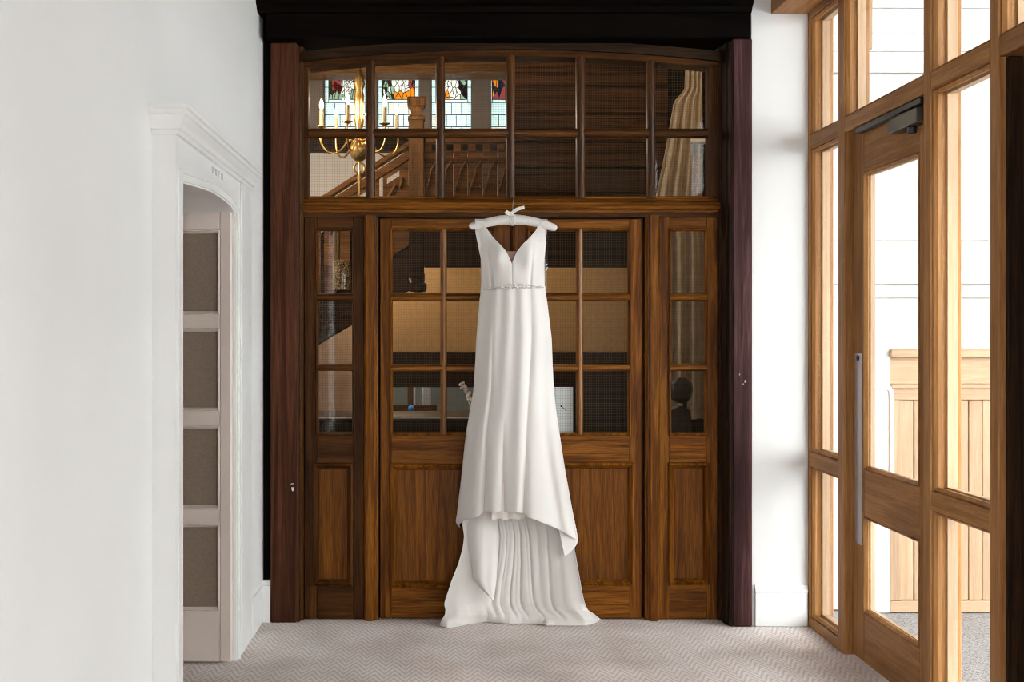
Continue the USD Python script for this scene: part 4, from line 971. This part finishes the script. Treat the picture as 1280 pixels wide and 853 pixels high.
# tan wall, dado and the room beyond
YT = 10.2
tw = thing('wall_tan', 'tan cloth-covered wall under the landing behind the door panes', 'wall', **st)
obj('wall_face', bx(ax(452, YT), ax(850, YT), YT, YT + .12, az(440, YT), az(300, YT)), wallpaper, tw)
obj('dado_beam', bx(ax(440, YT), ax(850, YT), YT - .06, YT + .12, az(484, YT), az(440, YT), .006), darkhall, tw)
obj('wall_face', bx(ax(640, YT), ax(850, YT), YT - .02, YT + .12, 0, az(484, YT)), darkhall, tw)
obj('wall_pier', bx(ax(300, 9.6), ax(441, 9.6), 9.6, 9.7, 0, az(330, 9.6)), cream_paper, tw, label='cream covered wall pier behind the left sidelight')
obj('wall_return', bx(ax(441, 9.6) - .05, ax(441, 9.6), 9.7, 10.45, 0, az(330, 9.6)), cream_paper, tw)
YV = 11.6
fr = thing('inner_doorway', 'oak door frame in the far room seen through the lower left pane', 'door frame', (ax(513, YV), YV, 0))
obj('frame_post', bx(ax(509.5, YV), ax(516.5, YV), YV, YV + .1, 0, az(470, YV)), stair_z, fr)
obj('frame_strip', bx(ax(516.8, YV), ax(519, YV), YV - .01, YV + .1, 0, az(470, YV)), stone_pale, fr)
obj('frame_rail', bx(ax(488, YV), ax(546, YV), YV - .04, YV - .001, az(515, YV), az(506, YV)), stair_x, fr)
pil = thing('carved_pilaster', 'white carved stone pilaster in the far room, right of the oak frame', 'column', (ax(532, YV), YV + .2, 0))
obj('shaft', bx(ax(527, 11.8), ax(539, 11.8), 11.8, 12.0, 0, az(465, 11.8), .01), stone_pale, pil)
for k in range(26):
    zz_ = az(545, 11.8) + k * .028
    obj('carved_chevron', [bar((ax(528.5, 11.8), 11.795, zz_), (ax(533, 11.8), 11.795, zz_ + .03), .012, .01), bar((ax(533, 11.8), 11.795, zz_ + .03), (ax(537.5, 11.8), 11.795, zz_), .012, .01)], stone_pale, pil)
obj('blue_ball', ball((ax(514, 11.45), 11.45, az(511, 11.45)), .032, 3), blue_m, smooth=True, label='small bright blue ball before the oak frame of the far room', cat='ball')
hall_fill('FarRoomLamp', (ax(500, 11.9) - .3, 11.2, 2.2), 20, 0.08, (1.0, 0.86, 0.7))  # added fill light, the far room shows no such lamp

# reception counter
YK = 7.6
ct = thing('counter', 'dark reception counter with a pale top edge behind the lower door panes', 'counter', (ax(530, YK), YK, 0))
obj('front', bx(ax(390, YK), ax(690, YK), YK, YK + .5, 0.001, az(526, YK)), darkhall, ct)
obj('top', bx(ax(385, YK), ax(695, YK), YK - .03, YK + .55, az(526, YK), az(521, YK), .004), black_m, ct)
obj('edge_strip', bx(ax(385, YK), ax(695, YK), YK - .034, YK - .0305, az(523.2, YK), az(521.2, YK), .0005), plain('pale_edge', (.55, .5, .46), .4), ct)

# white blossom sprays, notice, lamp, curtain
br_ = thing('blossom_branch', 'twig of tiny white blossom standing on the counter left of the dress', 'branch', (ax(592, 7.8), 7.8, az(521, 7.8)))
bp = spline([(ax(594, 7.8), 7.8, az(516, 7.8)), (ax(588, 7.8), 7.79, az(500, 7.8)), (ax(582, 7.8), 7.8, az(488, 7.8)), (ax(576, 7.8), 7.8, az(479, 7.8))], 20)
obj('twig', tube(bp, .003, 6), darkhall, br_)
bl_ = [ball(bp[6 + i % 14] + rng.normal(0, .008, 3), .0075 + .004 * rng.random(), 1) for i in range(36)]
obj('blossom', bl_, plain('blossom_white', (.85, .78, .72), .7), br_, kind='stuff')
vs_ = lathe([(.03, 0), (.045, .03), (.04, .08), (.02, .11), (.024, .13)], (ax(594, 7.8), 7.8, az(521, YK) + .003)); obj('vase', vs_, stone, br_, smooth=40)
nt = thing('notice', 'white paper notice taped behind the lower pane right of the dress', 'notice', (ax(705, PY), PY + .012, az(513, PY)))
yn = PY + .012
obj('sheet', bx(ax(684, yn), ax(716.5, yn), yn, yn + .0012, az(542.5, yn), az(484, yn), .0002), paper_m, nt)
obj('arrow', [bar((ax(700.8, yn), yn - .0008, az(507.6, yn)), (ax(707.5, yn), yn - .0008, az(513, yn)), .0008, .003), ball((ax(701.5, yn), yn - .0008, az(508, yn)), .0042, 2, (1, .15, 1))], ink_m, nt, label='small black arrow mark')
YLM = 7.0
lm = thing('table_lamp', 'dark table lamp with round faceted shade behind the right sidelight', 'lamp', (ax(852, YLM), YLM, 0))
obj('shade', lathe([(.03, -.075), (.062, -.045), (.072, 0), (.066, .04), (.03, .07), (.0, .075)], (ax(851, YLM), YLM, az(488, YLM)), 8), black_m, lm)
obj('stem', lathe([(.012, 0), (.012, .14)], (ax(857, YLM), YLM + .02, az(515, YLM)), 10), black_m, lm)
obj('base', ext([(ax(838, YLM), az(545, YLM)), (ax(863, YLM), az(545, YLM)), (ax(861, YLM), az(513, YLM)), (ax(849, YLM), az(507, YLM)), (ax(838, YLM), az(512, YLM))], YLM - .05, YLM + .07, 'y'), black_m, lm)
lmt = thing('side_table', 'dark side table under the lamp behind the right sidelight', 'table', (ax(860, YLM), YLM, 0))
zt_ = az(545, YLM) - .001
obj('tabletop', bx(ax(815, YLM), ax(905, YLM), YLM - .2, YLM + .25, zt_ - .03, zt_), darkhall, lmt)
for px, yy in ((818, YLM - .17), (818, YLM + .2), (900, YLM - .17), (900, YLM + .2)):
    obj('leg', bx(ax(px, YLM), ax(px, YLM) + .04, yy, yy + .04, .001, zt_ - .031), darkhall, lmt)
YCU = 7.9
rows = []
LC, RC = tab([(82, 857, 878), (112, 856.5, 878.5), (118, 851, 878.5), (127, 843, 878.5), (190, 832, 879), (249, 820, 879), (300, 822, 890), (520, 822, 892)])
for py in np.linspace(80, 524, 90):
    l, r = float(LC(py)), float(RC(py)); row = []
    for u in np.linspace(0, 1, 70):
        y = YCU + (0.018 + .012 * min(1, (py - 80) / 150)) * math.sin(u * 26 + .6) + .012 * math.sin(u * 9)
        row.append((ax(l + (r - l) * u, YCU), y, az(py, YCU)))
    rows.append(row)
cu = thing('curtain', 'pale linen curtain gathered at the top behind the right sidelight', 'curtain', (ax(855, YCU), YCU, 0))
obj('cloth', sheet(rows, .004), linen, cu, smooth=60)
obj('tie_band', bx(ax(862, YCU), ax(882, YCU), YCU - .06, YCU + .05, az(180, YCU), az(172, YCU), .006), plain('tie_cream', (.62, .53, .42), .7), cu)
